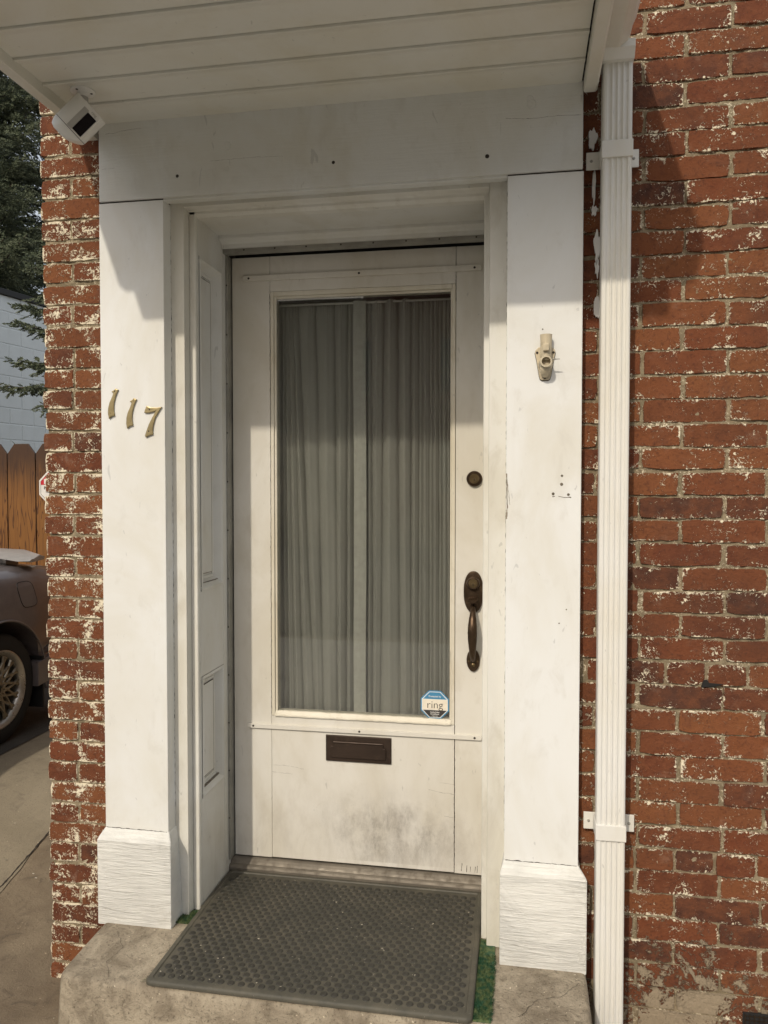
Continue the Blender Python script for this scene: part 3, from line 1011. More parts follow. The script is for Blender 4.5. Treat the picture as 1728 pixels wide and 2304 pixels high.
crack([(-0.2203, 0.495), (-0.255, 0.499)], door, DY0 - 0.0004, 0.0007)
for xs in (-0.195, -0.178, -0.165, -0.150, -0.142):
    crack([(xs, 0.312), (xs + 0.001, 0.325 + random.uniform(0.002, 0.018))], door, DY0 - 0.0004, 0.0022)
# scuffs on the kick area of the door (flat dirt marks)
def scuffs():
    t = NT('kick_scuffs')
    co = t.coord((1, 1, 0.35))
    g = t.sep(t.tc.outputs['Generated'])
    rx = t.math('SUBTRACT', g[0], 0.52)
    rz = t.math('SUBTRACT', g[2], 0.28)
    d = t.math('SQRT', t.math('ADD', t.math('MULTIPLY', rx, rx), t.math('MULTIPLY', rz, rz)))
    m = t.mr(d, 0.05, 0.50, 1, 0)
    n = t.noise(co, 34, 9, 0.85, 0.15)
    n2 = t.noise(t.coord(), 7, 5, 0.7)
    m = t.math('MULTIPLY', m, t.mr(n, 0.35, 0.78, 0.15, 1.0))
    m = t.math('MULTIPLY', m, t.mr(n2, 0.3, 0.6))
    df = t.n('BsdfDiffuse', {'Color': (0.20, 0.17, 0.145)}).outputs[0]
    tr = t.n('BsdfTransparent').outputs[0]
    mx = t.n('MixShader', {0: t.math('MULTIPLY', m, 0.6), 1: tr, 2: df}).outputs[0]
    t.t.links.new(mx, t.out.inputs[0])
    return t.m
M['scuff'] = scuffs()
bm = bmesh.new()
vs = [bm.verts.new(p) for p in ((-0.80, DY0 - 0.0006, 0.32), (-0.105, DY0 - 0.0006, 0.32), (-0.105, DY0 - 0.0006, 0.70), (-0.80, DY0 - 0.0006, 0.70))]
bm.faces.new(vs)
finish(bm, 'scuff_marks', 'scuff', door)

# mail slot
ms = finish(prism([(-0.669, 0.6665), (-0.4375, 0.6665), (-0.4375, 0.757), (-0.669, 0.757)], 'Y', DY0 - 0.006, DY0 + 0.002, bev=0.0025), 'mail_slot', 'slot', door)
fl = [(-0.652, 0.690), (-0.650, 0.682), (-0.645, 0.6795), (-0.462, 0.6795), (-0.457, 0.682), (-0.455, 0.690), (-0.455, 0.715), (-0.457, 0.720), (-0.465, 0.7215), (-0.465, 0.736), (-0.642, 0.736), (-0.642, 0.7215), (-0.650, 0.720), (-0.652, 0.715)]
finish(prism(fl, 'Y', DY0 - 0.0105, DY0 - 0.0055, bev=0.0022), 'flap', 'slot', ms)
finish(tube([(-0.640, DY0 - 0.009, 0.7345), (-0.467, DY0 - 0.009, 0.7345)], 0.0035, 10), 'hinge_roll', 'slot', ms)

# deadbolt
db = finish(lathe([(0.0262, 0), (0.0265, 0.004), (0.0245, 0.010), (0.0225, 0.0115), (0.0215, 0.0105), (0.0205, 0.0112), (0.0185, 0.0128), (0.001, 0.013)], (-0.1565, DY0, 1.649), seg=40), 'deadbolt', 'bronze', door, smooth='auto')
finish(lathe([(0.0165, 0), (0.016, 0.0012), (0.001, 0.0014)], (-0.1565, DY0 - 0.0129, 1.649), seg=28), 'lock_face', 'bronze_l', db, smooth='auto')
finish(lathe([(0.0062, 0), (0.006, 0.0022), (0.001, 0.0024)], (-0.1565, DY0 - 0.0142, 1.645), seg=20), 'cylinder', 'bronze_l', db)
finish(box(-0.1574, -0.1556, DY0 - 0.0172, DY0 - 0.0160, 1.641, 1.649, 0), 'keyhole', 'dark', db)

# handle set
HX = -0.158
es = finish(ellipse_plate(HX, 1.2700, 0.0330, 0.0700, DY0 - 0.010, DY0, bev=0.0045, n=2.25), 'door_handle', 'bronze', door, smooth='auto')
finish(lathe([(0.0225, 0), (0.0225, 0.010), (0.0195, 0.015), (0.0175, 0.0155), (0.0165, 0.0148), (0.001, 0.0150)], (HX, DY0 - 0.009, 1.3005), seg=32), 'cylinder_collar', 'bronze', es, smooth='auto')
finish(lathe([(0.0150, 0), (0.0148, 0.0016), (0.001, 0.0018)], (HX, DY0 - 0.0238, 1.3005), seg=28), 'lock_face', 'bronze_l', es, smooth='auto')
finish(lathe([(0.0058, 0), (0.0056, 0.0022), (0.001, 0.0024)], (HX, DY0 - 0.0255, 1.297), seg=16), 'cylinder', 'bronze_l', es)
finish(box(HX - 0.0009, HX + 0.0009, DY0 - 0.0292, DY0 - 0.0279, 1.2925, 1.3005, 0), 'keyhole', 'dark', es)
# thumb piece
bm = bmesh.new()
for k, (y, z, w) in enumerate(((DY0 - 0.008, 1.246, 0.0105), (DY0 - 0.018, 1.250, 0.0125), (DY0 - 0.030, 1.250, 0.0150), (DY0 - 0.040, 1.245, 0.0148), (DY0 - 0.045, 1.240, 0.010))):
    for sx in (-1, 1):
        for dz in (-0.0025, 0.0025):
            bm.verts.new((HX + sx * w, y, z + dz))
bm.verts.ensure_lookup_table()
V = bm.verts
for k in range(4):
    a, b = k * 4, k * 4 + 4
    for q in ((0, 1), (1, 3), (3, 2), (2, 0)):
        bm.faces.new([V[a + q[0]], V[a + q[1]], V[b + q[1]], V[b + q[0]]])
bm.faces.new([V[0], V[2], V[3], V[1]])
bm.faces.new([V[16], V[17], V[19], V[18]])
bmesh.ops.recalc_face_normals(bm, faces=bm.faces)
finish(bm, 'thumb_latch', 'bronze', es, smooth='auto')
pts, rad = [], []
key = [(0.006, 1.222, .0085), (0.022, 1.216, .0085), (0.036, 1.203, .0095), (0.046, 1.185, .0125), (0.052, 1.162, .0150), (0.054, 1.140, .0158), (0.052, 1.115, .0150), (0.046, 1.090, .0128), (0.038, 1.068, .0105), (0.026, 1.050, .0088), (0.014, 1.040, .0085), (0.004, 1.036, .0090)]
for i in range(len(key) - 1):
    for s_ in range(3):
        t_ = s_ / 3
        a, b = key[i], key[i + 1]
        pts.append((HX, DY0 - (a[0] + (b[0] - a[0]) * t_), a[1] + (b[1] - a[1]) * t_))
        rad.append(a[2] + (b[2] - a[2]) * t_)
pts.append((HX, DY0 - key[-1][0], key[-1][1]))
rad.append(key[-1][2])
finish(tube(pts, rad, 20), 'grip', 'bronze', es, smooth=True)
finish(ellipse_plate(HX, 1.0390, 0.0225, 0.0385, DY0 - 0.008, DY0, bev=0.0038), 'lower_rose', 'bronze', es, smooth='auto')
finish(lathe([(0.0085, 0), (0.008, 0.004), (0.005, 0.0075), (0.001, 0.0082)], (HX, DY0 - 0.007, 1.0245), seg=20), 'knob_end', 'bronze_l', es, smooth=True)
sc = bmesh.new()
for sx in (-1, 1):
    lathe([(0.0036, 0), (0.003, 0.0012)], (HX + sx * 0.0145, DY0 - 0.0078, 1.036), seg=12, bm=sc)
finish(sc, 'screws', 'bronze_l', es)

# curtain behind the glass (a left and a right panel, lapped in the middle)
def curtain(x0, x1, creases, name, label, ybase, seed):
    """cloth that bulges between narrow creases; creases: (x at top, sideways drift at the bottom)"""
    bm = bmesh.new()
    nx, nz = int((x1 - x0) / 0.0012), 50
    rows = []
    for j in range(nz + 1):
        z = 0.80 + (2.268 - 0.80) * j / nz
        d = (2.268 - z) / 1.468
        cr = [x0 - 0.01] + [c + dr * d + 0.0035 * mnoise.noise((c * 31, seed, z * 1.1)) for c, dr in creases] + [x1 + 0.01]
        row = []
        for i in range(nx + 1):
            x = x0 + (x1 - x0) * i / nx
            y = 0.0
            for a, b in zip(cr, cr[1:]):
                if a <= x < b:
                    g = b - a
                    t_ = (x - a) / g
                    amp = min(1.05 * g, 0.030) * (0.85 + 0.6 * mnoise.noise((a * 83, seed, 5.0)))
                    sk = 0.5 + 0.22 * mnoise.noise((a * 57, seed, 2.0))
                    tt = t_ * 0.5 / sk if t_ < sk else 0.5 + (t_ - sk) * 0.5 / (1 - sk)
                    y = -amp * math.sin(math.pi * tt) ** 0.75
                    y += -0.0012 * math.sin(math.pi * 5 * tt)
                    break
            y += 0.004 * mnoise.noise((x * 7, z * 0.7, seed + 3)) + 0.0030 * mnoise.noise((x * 26, z * 5.0, seed + 8)) * max(0, d - 0.35)
            if z > 2.235:
                y += 0.0025 * math.sin(x * 900) * min(1, (z - 2.235) / 0.02)
            row.append(bm.verts.new((x, ybase + y, z + 0.0015 * math.sin(x * 140))))
        rows.append(row)
    for a_, b_ in zip(rows, rows[1:]):
        for i in range(nx):
            bm.faces.new([a_[i], a_[i + 1], b_[i + 1], b_[i]])
    for f in bm.faces:
        f.normal_flip()
    o = finish(bm, name, 'curtain', smooth=True, loc=((x0 + x1) / 2, ybase, 0.8))
    tag(o, label, 'curtain', 'curtains behind the door glass')
    return o

def gauss(x, c, w):
    return math.exp(-((x - c) / w) ** 2)
curtain(-0.866, -0.552, [(-0.851, 0.002), (-0.839, 0.012), (-0.826, 0.022), (-0.809, 0.040), (-0.789, 0.060), (-0.725, 0.030), (-0.655, 0.012), (-0.606, -0.008), (-0.583, -0.004)], 'curtain',
        'sheer grey curtain behind the left half of the door glass', 0.402, 1.7)
curtain(-0.572, -0.224, [(-0.538, 0.0), (-0.520, 0.004), (-0.474, -0.014), (-0.428, 0.010), (-0.381, 0.004), (-0.352, -0.002), (-0.338, 0.0), (-0.316, 0.002), (-0.302, -0.002), (-0.283, 0.002), (-0.270, 0.0), (-0.255, 0.002), (-0.240, 0.0)], 'curtain',
        'sheer grey curtain behind the right half of the door glass', 0.397, 5.2)
bm = bmesh.new()
vv = []
for j in range(31):
    z = 0.80 + 1.466 * j / 30
    o_ = 0.004 * mnoise.noise((1.2, 3.3, z * 2.2))
    vv.append([bm.verts.new((-0.578 + o_ + 0.044 * i / 6, 0.3600 + 0.0022 * math.sin(i * 0.9 + z * 1.5), z)) for i in range(7)])
for a_, b_ in zip(vv, vv[1:]):
    for i in range(6):
        bm.faces.new([a_[i], a_[i + 1], b_[i + 1], b_[i]])
hem = finish(bm, 'hem', 'curtain_hem', smooth=True)
rc_ = [o for o in COL.objects if o.name.startswith('curtain')][-1]
hem.parent = rc_
hem.data.transform(Matrix.Translation(-rc_.location))
rod = finish(tube([(-0.87, 0.372, 2.262), (-0.22, 0.372, 2.262)], 0.004, 8), 'curtain_rod', 'plastic', smooth=True)
tag(rod, 'thin white rod carrying the curtains at the top of the door glass', 'curtain rod')

# security sticker in the lower right corner of the pane
stk = thing('security_sticker', 'blue and white octagonal security sticker in lower corner of the door glass', 'sticker', (-0.289, 0.332, 0.875))
def octa(cx, cz, r, f=0.42):
    h, c = r, r * f
    return [(cx - c, cz - h), (cx + c, cz - h), (cx + h, cz - c), (cx + h, cz + c), (cx + c, cz + h), (cx - c, cz + h), (cx - h, cz + c), (cx - h, cz - c)]
SX, SZ, SR = -0.289, 0.8770, 0.0485
finish(prism(octa(SX, SZ, SR), 'Y', 0.3325, 0.3335), 'rim', 'stick_b', stk)
finish(prism(octa(SX, SZ, SR * 0.92), 'Y', 0.3320, 0.33245), 'border', 'ink_w', stk)
r_, c_ = SR * 0.88, SR * 0.88 * 0.42
finish(prism([(SX - r_, SZ - c_), (SX + r_, SZ - c_), (SX + r_, SZ + c_), (SX - r_, SZ + c_)], 'Y', 0.3315, 0.33195), 'band', 'stick_w', stk)
finish(prism([(SX - r_ + .002, SZ + c_ + .0012), (SX + r_ - .002, SZ + c_ + .0012), (SX + c_, SZ + r_), (SX - c_, SZ + r_)], 'Y', 0.3315, 0.33195), 'top_field', 'stick_b', stk)
finish(prism([(SX - r_ + .002, SZ - c_ - .0012), (SX - c_, SZ - r_), (SX + c_, SZ - r_), (SX + r_ - .002, SZ - c_ - .0012)], 'Y', 0.3315, 0.33195), 'bottom_field', 'stick_k', stk)
text_obj('ring', 'lettering', 'ink', stk, (SX, 0.3311, SZ - 0.001), 0.037, bold=-0.0004)
text_obj('Protected by', 'lettering', 'ink_w', stk, (SX, 0.3311, SZ + 0.0285), 0.0082, bold=0.0001)
text_obj('Audio/Video\nSurveillance', 'lettering', 'ink_w', stk, (SX, 0.3311, SZ - 0.0290), 0.0062, bold=0.0001)
text_obj('ring.com', 'lettering', 'ink_w', stk, (SX, 0.3311, SZ - 0.0385), 0.0058)

# interior kept dark: simple room shell behind the door
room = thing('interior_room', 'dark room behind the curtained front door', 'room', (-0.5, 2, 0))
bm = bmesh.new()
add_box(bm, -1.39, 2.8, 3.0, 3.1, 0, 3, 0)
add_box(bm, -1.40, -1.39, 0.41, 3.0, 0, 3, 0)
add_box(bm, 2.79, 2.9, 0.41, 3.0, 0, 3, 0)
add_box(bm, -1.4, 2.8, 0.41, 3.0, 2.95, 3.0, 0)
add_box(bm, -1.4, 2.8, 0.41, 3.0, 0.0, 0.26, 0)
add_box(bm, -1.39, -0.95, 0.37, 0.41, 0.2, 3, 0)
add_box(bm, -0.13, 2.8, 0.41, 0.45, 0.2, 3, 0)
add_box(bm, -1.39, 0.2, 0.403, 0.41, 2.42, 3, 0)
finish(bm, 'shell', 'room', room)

# ------------------------------------------------------------------ canopy
can = thing('porch_canopy', 'white boarded canopy over the doorway, seen from below', 'canopy', (-0.59, -0.05, 2.737))
SOF, YF = 2.737, -0.72
CX0, CX1 = -1.312, 0.156
joints = [-0.0535, -0.183, -0.311, -0.437, -0.563, -0.705]
for a, b in zip(joints, joints[1:]):
    # board: flat face, cove towards the wall side of the groove on its street side
    y_w, y_s = a - 0.0007, b + 0.0007
    prof = [(y_w, SOF + 0.016), (y_w, SOF + 0.0006), (y_w - 0.0005, SOF), (y_s + 0.030, SOF), (y_s + 0.026, SOF - 0.0006), (y_s + 0.005, SOF - 0.0062), (y_s + 0.0022, SOF - 0.0060), (y_s + 0.0014, SOF - 0.0048), (y_s + 0.0014, SOF + 0.016)]
    finish(prism(prof, 'X', CX0, CX1), 'soffit_board', 'soffit', can)
finish(box(-1.345, 0.196, YF, -0.02, SOF + 0.0165, SOF + 0.20, 0), 'roof_deck', 'cap', can)
finish(box(CX0 - 0.001, CX1 + 0.004, -0.70, -0.0565, SOF + 0.0161, SOF + 0.0164, 0), 'groove_backing', 'dark', can)
# side boards: the left lip and the right one that runs to the wall
finish(box(-1.345, -1.3125, YF, -0.02, 2.706, SOF + 0.22, 0.002), 'side_board', 'soffit', can)
finish(prism([(0.1605, 2.708), (0.1635, 2.704), (0.192, 2.704), (0.197, 2.709), (0.197, SOF + 0.22), (0.1605, SOF + 0.22)], 'Y', YF, -0.062, bev=0.0012), 'side_board', 'soffit', can)
finish(box(-1.345, 0.197, YF - 0.02, YF - 0.0005, 2.706, SOF + 0.22, 0.002), 'front_board', 'soffit', can)
finish(box(0.1566, 0.1603, -0.70, -0.0565, SOF + 0.003, SOF + 0.018, 0), 'edge_gap', 'dark', can)


def gutter(xs, name):
    """ogee gutter hung on a side board; xs = (wall side x, sign)"""
    x, s = xs
    prof = [(x, 2.782), (x + s * 0.044, 2.779), (x + s * 0.050, 2.781), (x + s * 0.070, 2.796), (x + s * 0.076, 2.812), (x + s * 0.080, 2.835), (x + s * 0.092, 2.862), (x + s * 0.094, 2.895), (x + s * 0.090, 2.8955), (x + s * 0.088, 2.865),
            (x + s * 0.076, 2.838), (x + s * 0.070, 2.815), (x + s * 0.064, 2.799), (x + s * 0.046, 2.786), (x + s * 0.003, 2.786), (x + s * 0.003, 2.895), (x, 2.895)]
    o = finish(prism(prof, 'Y', YF, -0.118 if s > 0 else -0.02), 'gutter', 'alum', can)
    for y in ((YF + 0.001), -0.119 if s > 0 else -0.021):
        pe = [(a, b) for a, b in prof[:8]] + [(x, 2.895)]
        finish(prism(pe, 'Y', y - 0.0008, y + 0.0008), 'end_cap', 'alum', o)
    return o
gutter((0.1985, 1), 'gutter')
gutter((-1.3465, -1), 'gutter')

# ------------------------------------------------------------------ downspout
dp = thing('downspout', 'white fluted metal downspout fixed to the brick right of the doorway', 'downspout', (0.248, -0.07, 0.1))


def fluted(x0, x1, yf, yb):
    """plan outline of a rectangular fluted pipe"""
    pts = []
    w = x1 - x0
    n = 4
    m = 0.010
    pts.append((x0, yb - 0.004))
    pts.append((x0, yf + 0.006))
    pts.append((x0 + 0.002, yf + 0.002))
    pts.append((x0 + 0.006, yf))
    seg = (w - 2 * m) / n
    for i in range(n):
        a = x0 + m + seg * i
        pts += [(a + seg * 0.08, yf), (a + seg * 0.25, yf + 0.0028), (a + seg * 0.5, yf + 0.0034), (a + seg * 0.75, yf + 0.0028), (a + seg * 0.92, yf)]
    pts += [(x1 - 0.006, yf), (x1 - 0.002, yf + 0.002), (x1, yf + 0.006), (x1, yb - 0.004), (x1 - 0.004, yb), (x0 + 0.004, yb)]
    return pts
finish(prism(fluted(0.2085, 0.2855, -0.104, -0.050), 'Z', 0.02, 2.758), 'pipe', 'alum', dp)
# plain outlet box from the end of the gutter down onto the pipe
bm = prism([(-0.135, 2.800), (-0.135, 2.780), (-0.118, 2.757), (-0.045, 2.757), (-0.045, 2.800)], 'X', 0.2065, 0.2875, bev=0.002)
finish(bm, 'outlet', 'alum', dp)
for z0, z1, tx0, tx1, tz in ((2.506, 2.552, 0.172, 0.314, 2.508), (0.645, 0.689, 0.180, 0.320, 0.640)):
    s_ = finish(box(0.2062, 0.2878, -0.1075, -0.030, z0, z1, 0.002), 'strap', 'alum', dp)
    for a, b in ((tx0, 0.2135), (0.2835, tx1)):
        tb = finish(box(a, b, -0.0235, -0.0195, tz, tz + 0.049, 0.0015), 'bracket', 'alum', dp)
        finish(lathe([(0.0042, 0), (0.0035, 0.002), (0.001, 0.0026)], ((a if a < 0.2 else b) + (0.014 if a < 0.2 else -0.014), -0.0235, tz + 0.024), seg=12), 'screw', 'strip', tb)
    # the bracket's back plate holds on a small packing block so it touches the wall
    finish(box(0.2135, 0.2835, -0.0495, 0.004, z0 + 0.006, z1 - 0.006, 0), 'packing', 'alum', dp)

# ------------------------------------------------------------------ doorstep, turf, mat
bm = bmesh.new()
outline = [(-1.287, 0.02), (-1.287, -0.12), (-1.282, -0.29), (-1.277, -0.325), (-1.262, -0.343), (-1.23, -0.350)]
outline += [(-1.23 + (1.38) * i / 24, -0.350 + 0.004 * mnoise.noise((i * 0.9, 0, 0))) for i in range(1, 25)]
outline += [(0.172, -0.345), (0.181, -0.325), (0.184, -0.28), (0.184, 0.02)]
rings = []
for z, g in ((0.0, 0.018), (0.10, 0.012), (0.20, 0.006), (0.234, 0.003), (0.243, 0.0), (0.248, -0.005), (0.250, -0.012)):
    ring = []
    for i, (x, y) in enumerate(outline):
        cx, cy = -0.55, 0.0
        nx_ = -1 if x < -1.25 else (1 if x > 0.175 else 0)
        ny_ = -1 if y < -0.30 else 0
        L = math.hypot(nx_, ny_) or 1
        if y > 0.0:
            ny_ = 0
        ring.append(bm.verts.new((x + nx_ / L * g, y + ny_ / L * g, z + (mnoise.noise((x * 14, y * 14, z)) * 0.0025 if z > 0.2 else 0))))
    rings.append(ring)
n = len(outline)
for a, b in zip(rings, rings[1:]):
    for k in range(n - 1):
        bm.faces.new([a[k], a[k + 1], b[k + 1], b[k]])
bm.faces.new(rings[-1])
bmesh.ops.recalc_face_normals(bm, faces=bm.faces)
add_box(bm, -1.02, -0.05, 0.019, 0.40, 0.05, 0.2515, 0)
stp = finish(bm, 'doorstep', 'step', smooth='auto', loc=(-0.55, 0, 0))
tag(stp, 'worn concrete doorstep with a rounded left corner below the doorway', 'step')

def ground_crack(pts, zf, parent, w=0.0007, name='crack'):
    bm = bmesh.new()
    for (x0, y0), (x1, y1) in zip(pts, pts[1:]):
        n = max(2, int(math.hypot(x1 - x0, y1 - y0) / 0.008))
        prev = None
        for i in range(n + 1):
            t_ = i / n
            x, y = x0 + (x1 - x0) * t_, y0 + (y1 - y0) * t_
            x += 0.005 * mnoise.noise((x * 45, y * 45, 0))
            y += 0.005 * mnoise.noise((x * 45, y * 45, 7))
            L = math.hypot(x1 - x0, y1 - y0)
            nx_, ny_ = -(y1 - y0) / L, (x1 - x0) / L
            ww = w * (0.4 + abs(mnoise.noise((x * 60, y * 60, 3))) * 1.6)
            c = (bm.verts.new((x - nx_ * ww, y - ny_ * ww, zf(x, y))), bm.verts.new((x + nx_ * ww, y + ny_ * ww, zf(x, y))))
            if prev:
                bm.faces.new([prev[0], c[0], c[1], prev[1]])
            prev = c
    return finish(bm, name, 'hole', parent)
ground_crack([(-1.22, -0.12), (-1.16, -0.20), (-1.17, -0.27), (-1.13, -0.335)], lambda x, y: 0.2530, stp)
ground_crack([(0.0, -0.30), (0.05, -0.22), (0.11, -0.20), (0.165, -0.13)], lambda x, y: 0.2530, stp)
gcr = ground_crack([(-2.004, -0.6), (-2.006, 0.0), (-2.003, 0.6), (-2.005, 1.2), (-2.004, 2.0)], lambda x, y: terr(y) + 0.0065, None, 0.0035, 'pavement_joint')
gcr['kind'] = 'structure'

turf = thing('artificial_turf', 'green artificial turf sticking out from under the rubber doormat', 'turf', (-0.5, 0, 0.25))
finish(box(-0.99, -0.070, -0.335, 0.03, 0.2512, 0.2545, 0), 'backing', 'turf', turf)
finish(box(-1.062, -0.991, -0.045, 0.03, 0.2512, 0.2545, 0), 'backing', 'turf', turf)
finish(box(-1.015, -0.120, 0.05, 0.280, 0.2518, 0.2540, 0), 'backing', 'turf', turf)
bm = bmesh.new()
for i in range(5200):
    r = random.random()
    if r < 0.72:
        x, y = random.uniform(-0.125, -0.066), random.uniform(-0.33, 0.03 if random.random() < .5 else -0.05)
        if x > -0.095 and y > -0.045:
            continue
    elif r < 0.9:
        x, y = random.uniform(-1.064, -1.01), random.uniform(-0.05, 0.025)
    else:
        x, y = random.uniform(-1.03, -0.12), random.uniform(-0.345, -0.325)
    h = random.uniform(0.004, 0.010)
    a = random.uniform(0, math.pi)
    dx, dy = math.cos(a) * 0.0009, math.sin(a) * 0.0009
    lx, ly = random.uniform(-0.006, 0.008), random.uniform(-0.007, 0.004)
    bm.faces.new([bm.verts.new((x - dx, y - dy, 0.2535)), bm.verts.new((x + dx, y + dy, 0.2535)), bm.verts.new((x + lx, y + ly, 0.2535 + h))])
bl = finish(bm, 'blades', 'turf', turf)
bl['kind'] = 'stuff'

mt = thing('doormat', 'dark rubber doormat covered with round raised dots, on the doorstep', 'doormat', (-0.565, -0.03, 0.255))
MX0, MX1, MY0, MY1, MZ = -1.014, -0.1165, -0.352, 0.284, 0.2680


def rrect(x0, x1, y0, y1, r, seg=5):
    pts = []
    for cx, cy, a0 in ((x1 - r, y1 - r, 0), (x0 + r, y1 - r, 90), (x0 + r, y0 + r, 180), (x1 - r, y0 + r, 270)):
        for k in range(seg + 1):
            a = math.radians(a0 + 90 * k / seg)
            pts.append((cx + r * math.cos(a), cy + r * math.sin(a)))
    return pts
bm = bmesh.new()
levels = [(0.0, 0.2550, 0.018), (0.0, 0.262, 0.018), (0.003, 0.2665, 0.016), (0.006, MZ, 0.014), (0.016, MZ + 0.0005, 0.010), (0.0185, MZ - 0.0028, 0.009), (0.021, MZ - 0.0022, 0.008)]
rings = []
for d, z, r in levels:
    rings.append([bm.verts.new((x, y, z)) for x, y in rrect(MX0 + d, MX1 - d, MY0 + d, MY1 - d, r)])
n = len(rings[0])
for a, b in zip(rings, rings[1:]):
    for k in range(n):
        bm.faces.new([a[k], a[(k + 1) % n], b[(k + 1) % n], b[k]])
bm.faces.new(rings[-1])
bmesh.ops.recalc_face_normals(bm, faces=bm.faces)
finish(bm, 'slab', 'rubber', mt, smooth='auto')
# dots
dm = bmesh.new()
prof = [(0.0108, -0.0005), (0.0105, 0.0008), (0.0094, 0.0022), (0.0062, 0.0030), (0.0035, 0.0027), (0.0012, 0.0025)]
lathe(prof, (0, 0, 0), (0, 0, 1), 9, dm)
dme = bpy.data.meshes.new('dot')
dm.to_mesh(dme)
dm.free()
for p in dme.polygons:
    p.use_smooth = True
dme.materials.append(M['rubber_d'])
dots = []
px, py = 0.0290, 0.0205
j = 0
y = MY0 + 0.034
while y < MY1 - 0.030:
    x = MX0 + 0.036 + (px / 2 if j % 2 else 0)
    while x < MX1 - 0.034:
        dots.append((x + random.uniform(-.0004, .0004), y))
        x += px
    y += py
    j += 1
rest = bmesh.new()
for i, (x, y) in enumerate(dots):
    if i < 295:
        o = bpy.data.objects.new('dot', dme)
        COL.objects.link(o)
        o.parent = mt
        o.location = Vector((x, y, MZ - 0.0024)) - mt.location
    else:
        lathe(prof, (x, y, MZ - 0.0024), (0, 0, 1), 9, rest)
o = finish(rest, 'dots', 'rubber_d', mt, smooth=True)
o['kind'] = 'stuff'

# paint flakes, grit and leaf crumbs on the mat, the step and the pavement
bm = bmesh.new()
rg_ = random.Random(21)
for i in range(330):
    r = rg_.random()
    if r < 0.45:
        x, y, z = rg_.uniform(MX0 + .02, MX1 - .02), rg_.uniform(MY0 + .02, MY1 - .02), MZ + 0.0008
    elif r < 0.7:
        x, y, z = rg_.uniform(-1.24, 0.17), rg_.uniform(-0.345, -0.09), 0.2512
        if -1.02 < x < -0.06:
            continue
    else:
        x, y = rg_.uniform(-3.0, -1.30), rg_.uniform(-0.45, 1.0)
        if x > -1.53 and y > -0.01:
            continue
        z = terr(y) + 0.006
    s_ = rg_.choice((0.0012, 0.0016, 0.0022, 0.0035)) * (1.8 if r > 0.7 else 1)
    n_ = rg_.choice((4, 5, 6))
    a0 = rg_.uniform(0, 6)
    tilt = rg_.uniform(-.4, .4)
    vs = []
    for k in range(n_):
        a = a0 + 2 * math.pi * k / n_
        q = s_ * rg_.uniform(0.5, 1.2)
        vs.append(bm.verts.new((x + q * math.cos(a), y + q * math.sin(a) * 0.7, z + q * math.cos(a) * tilt)))
    bm.faces.new(vs)
gr_ = finish(bm, 'grit', 'grit')
gr_['kind'] = 'stuff'
gr_['label'] = 'pale paint flakes and grit scattered over mat, step and pavement'
gr_['category'] = 'grit'

# ------------------------------------------------------------------ house numbers
ONE = [(-1.243, 1.927), (-1.240, 1.9245), (-1.235, 1.923), (-1.239, 1.915), (-1.244, 1.904), (-1.250, 1.881), (-1.251, 1.861), (-1.248, 1.843), (-1.253, 1.8415), (-1.259, 1.840), (-1.267, 1.833), (-1.270, 1.848), (-1.269, 1.866), (-1.264, 1.884), (-1.256, 1.900), (-1.251, 1.912), (-1.254, 1.9145), (-1.258, 1.917), (-1.250, 1.921)]
SEV = [(-1.141, 1.871), (-1.127, 1.866), (-1.108, 1.865), (-1.091, 1.867), (-1.101, 1.853), (-1.113, 1.834), (-1.119, 1.813), (-1.122, 1.796), (-1.121, 1.783), (-1.132, 1.780), (-1.145, 1.774), (-1.147, 1.780), (-1.141, 1.796), (-1.134, 1.814), (-1.123, 1.834), (-1.110, 1.855), (-1.127, 1.851), (-1.138, 1.849), (-1.149, 1.850), (-1.146, 1.859)]
for pts, dx, dz, nails, name, lab in (
        (ONE, 0, 0, ((-1.246, 1.918), (-1.262, 1.851)), 'house_number', 'brass number 1, highest and leftmost of the three on left pilaster'),
        (ONE, 0.061, -0.031, ((-1.246, 1.918), (-1.262, 1.851)), 'house_number', 'brass number 1, middle one of the three on left pilaster'),
        (SEV, 0, 0, ((-1.131, 1.859), (-1.134, 1.793)), 'house_number', 'brass number 7, lowest and rightmost of the three on left pilaster')):
    pp = [(x + dx, z + dz) for x, z in pts]
    cx = sum(q[0] for q in pp) / len(pp)
    cz = sum(q[1] for q in pp) / len(pp)
    th_ = thing(name, lab, 'house number', (cx, -0.05, cz), 'brass house numbers on the left pilaster')
    bm = prism(pp, 'Y', -0.0565, -0.0502, bev=0.0018)
    finish(bm, 'digit', 'brass', th_)
    for i, (a, b) in enumerate(nails):
        finish(lathe([(0.0024, 0), (0.0018, 0.0008)], (a + dx, -0.0565, b + dz), seg=10), 'nail', 'hole' if (i == 0 and not dx) or pts is SEV else 'brass', th_)

# ------------------------------------------------------------------ flagpole holder
fh = thing('flagpole_holder', 'cream metal two socket flagpole holder screwed to the right pilaster', 'flagpole holder', (0.062, -0.05, 1.97))
bp_ = [(0.034, 1.999), (0.0355, 2.006), (0.044, 2.014), (0.080, 2.014), (0.089, 2.006), (0.0905, 1.999), (0.0855, 1.975), (0.079, 1.935), (0.076, 1.925), (0.070, 1.9215), (0.054, 1.9215), (0.048, 1.925), (0.0455, 1.935), (0.039, 1.975)]
finish(prism(bp_, 'Y', -0.056, -0.0502, bev=0.002), 'base_plate', 'flagm', fh)
finish(prism([(x * 1.03 - 0.062 * 0.03, z - 0.002) for x, z in bp_], 'Y', -0.0512, -0.0500), 'gasket', 'black_trim', fh)
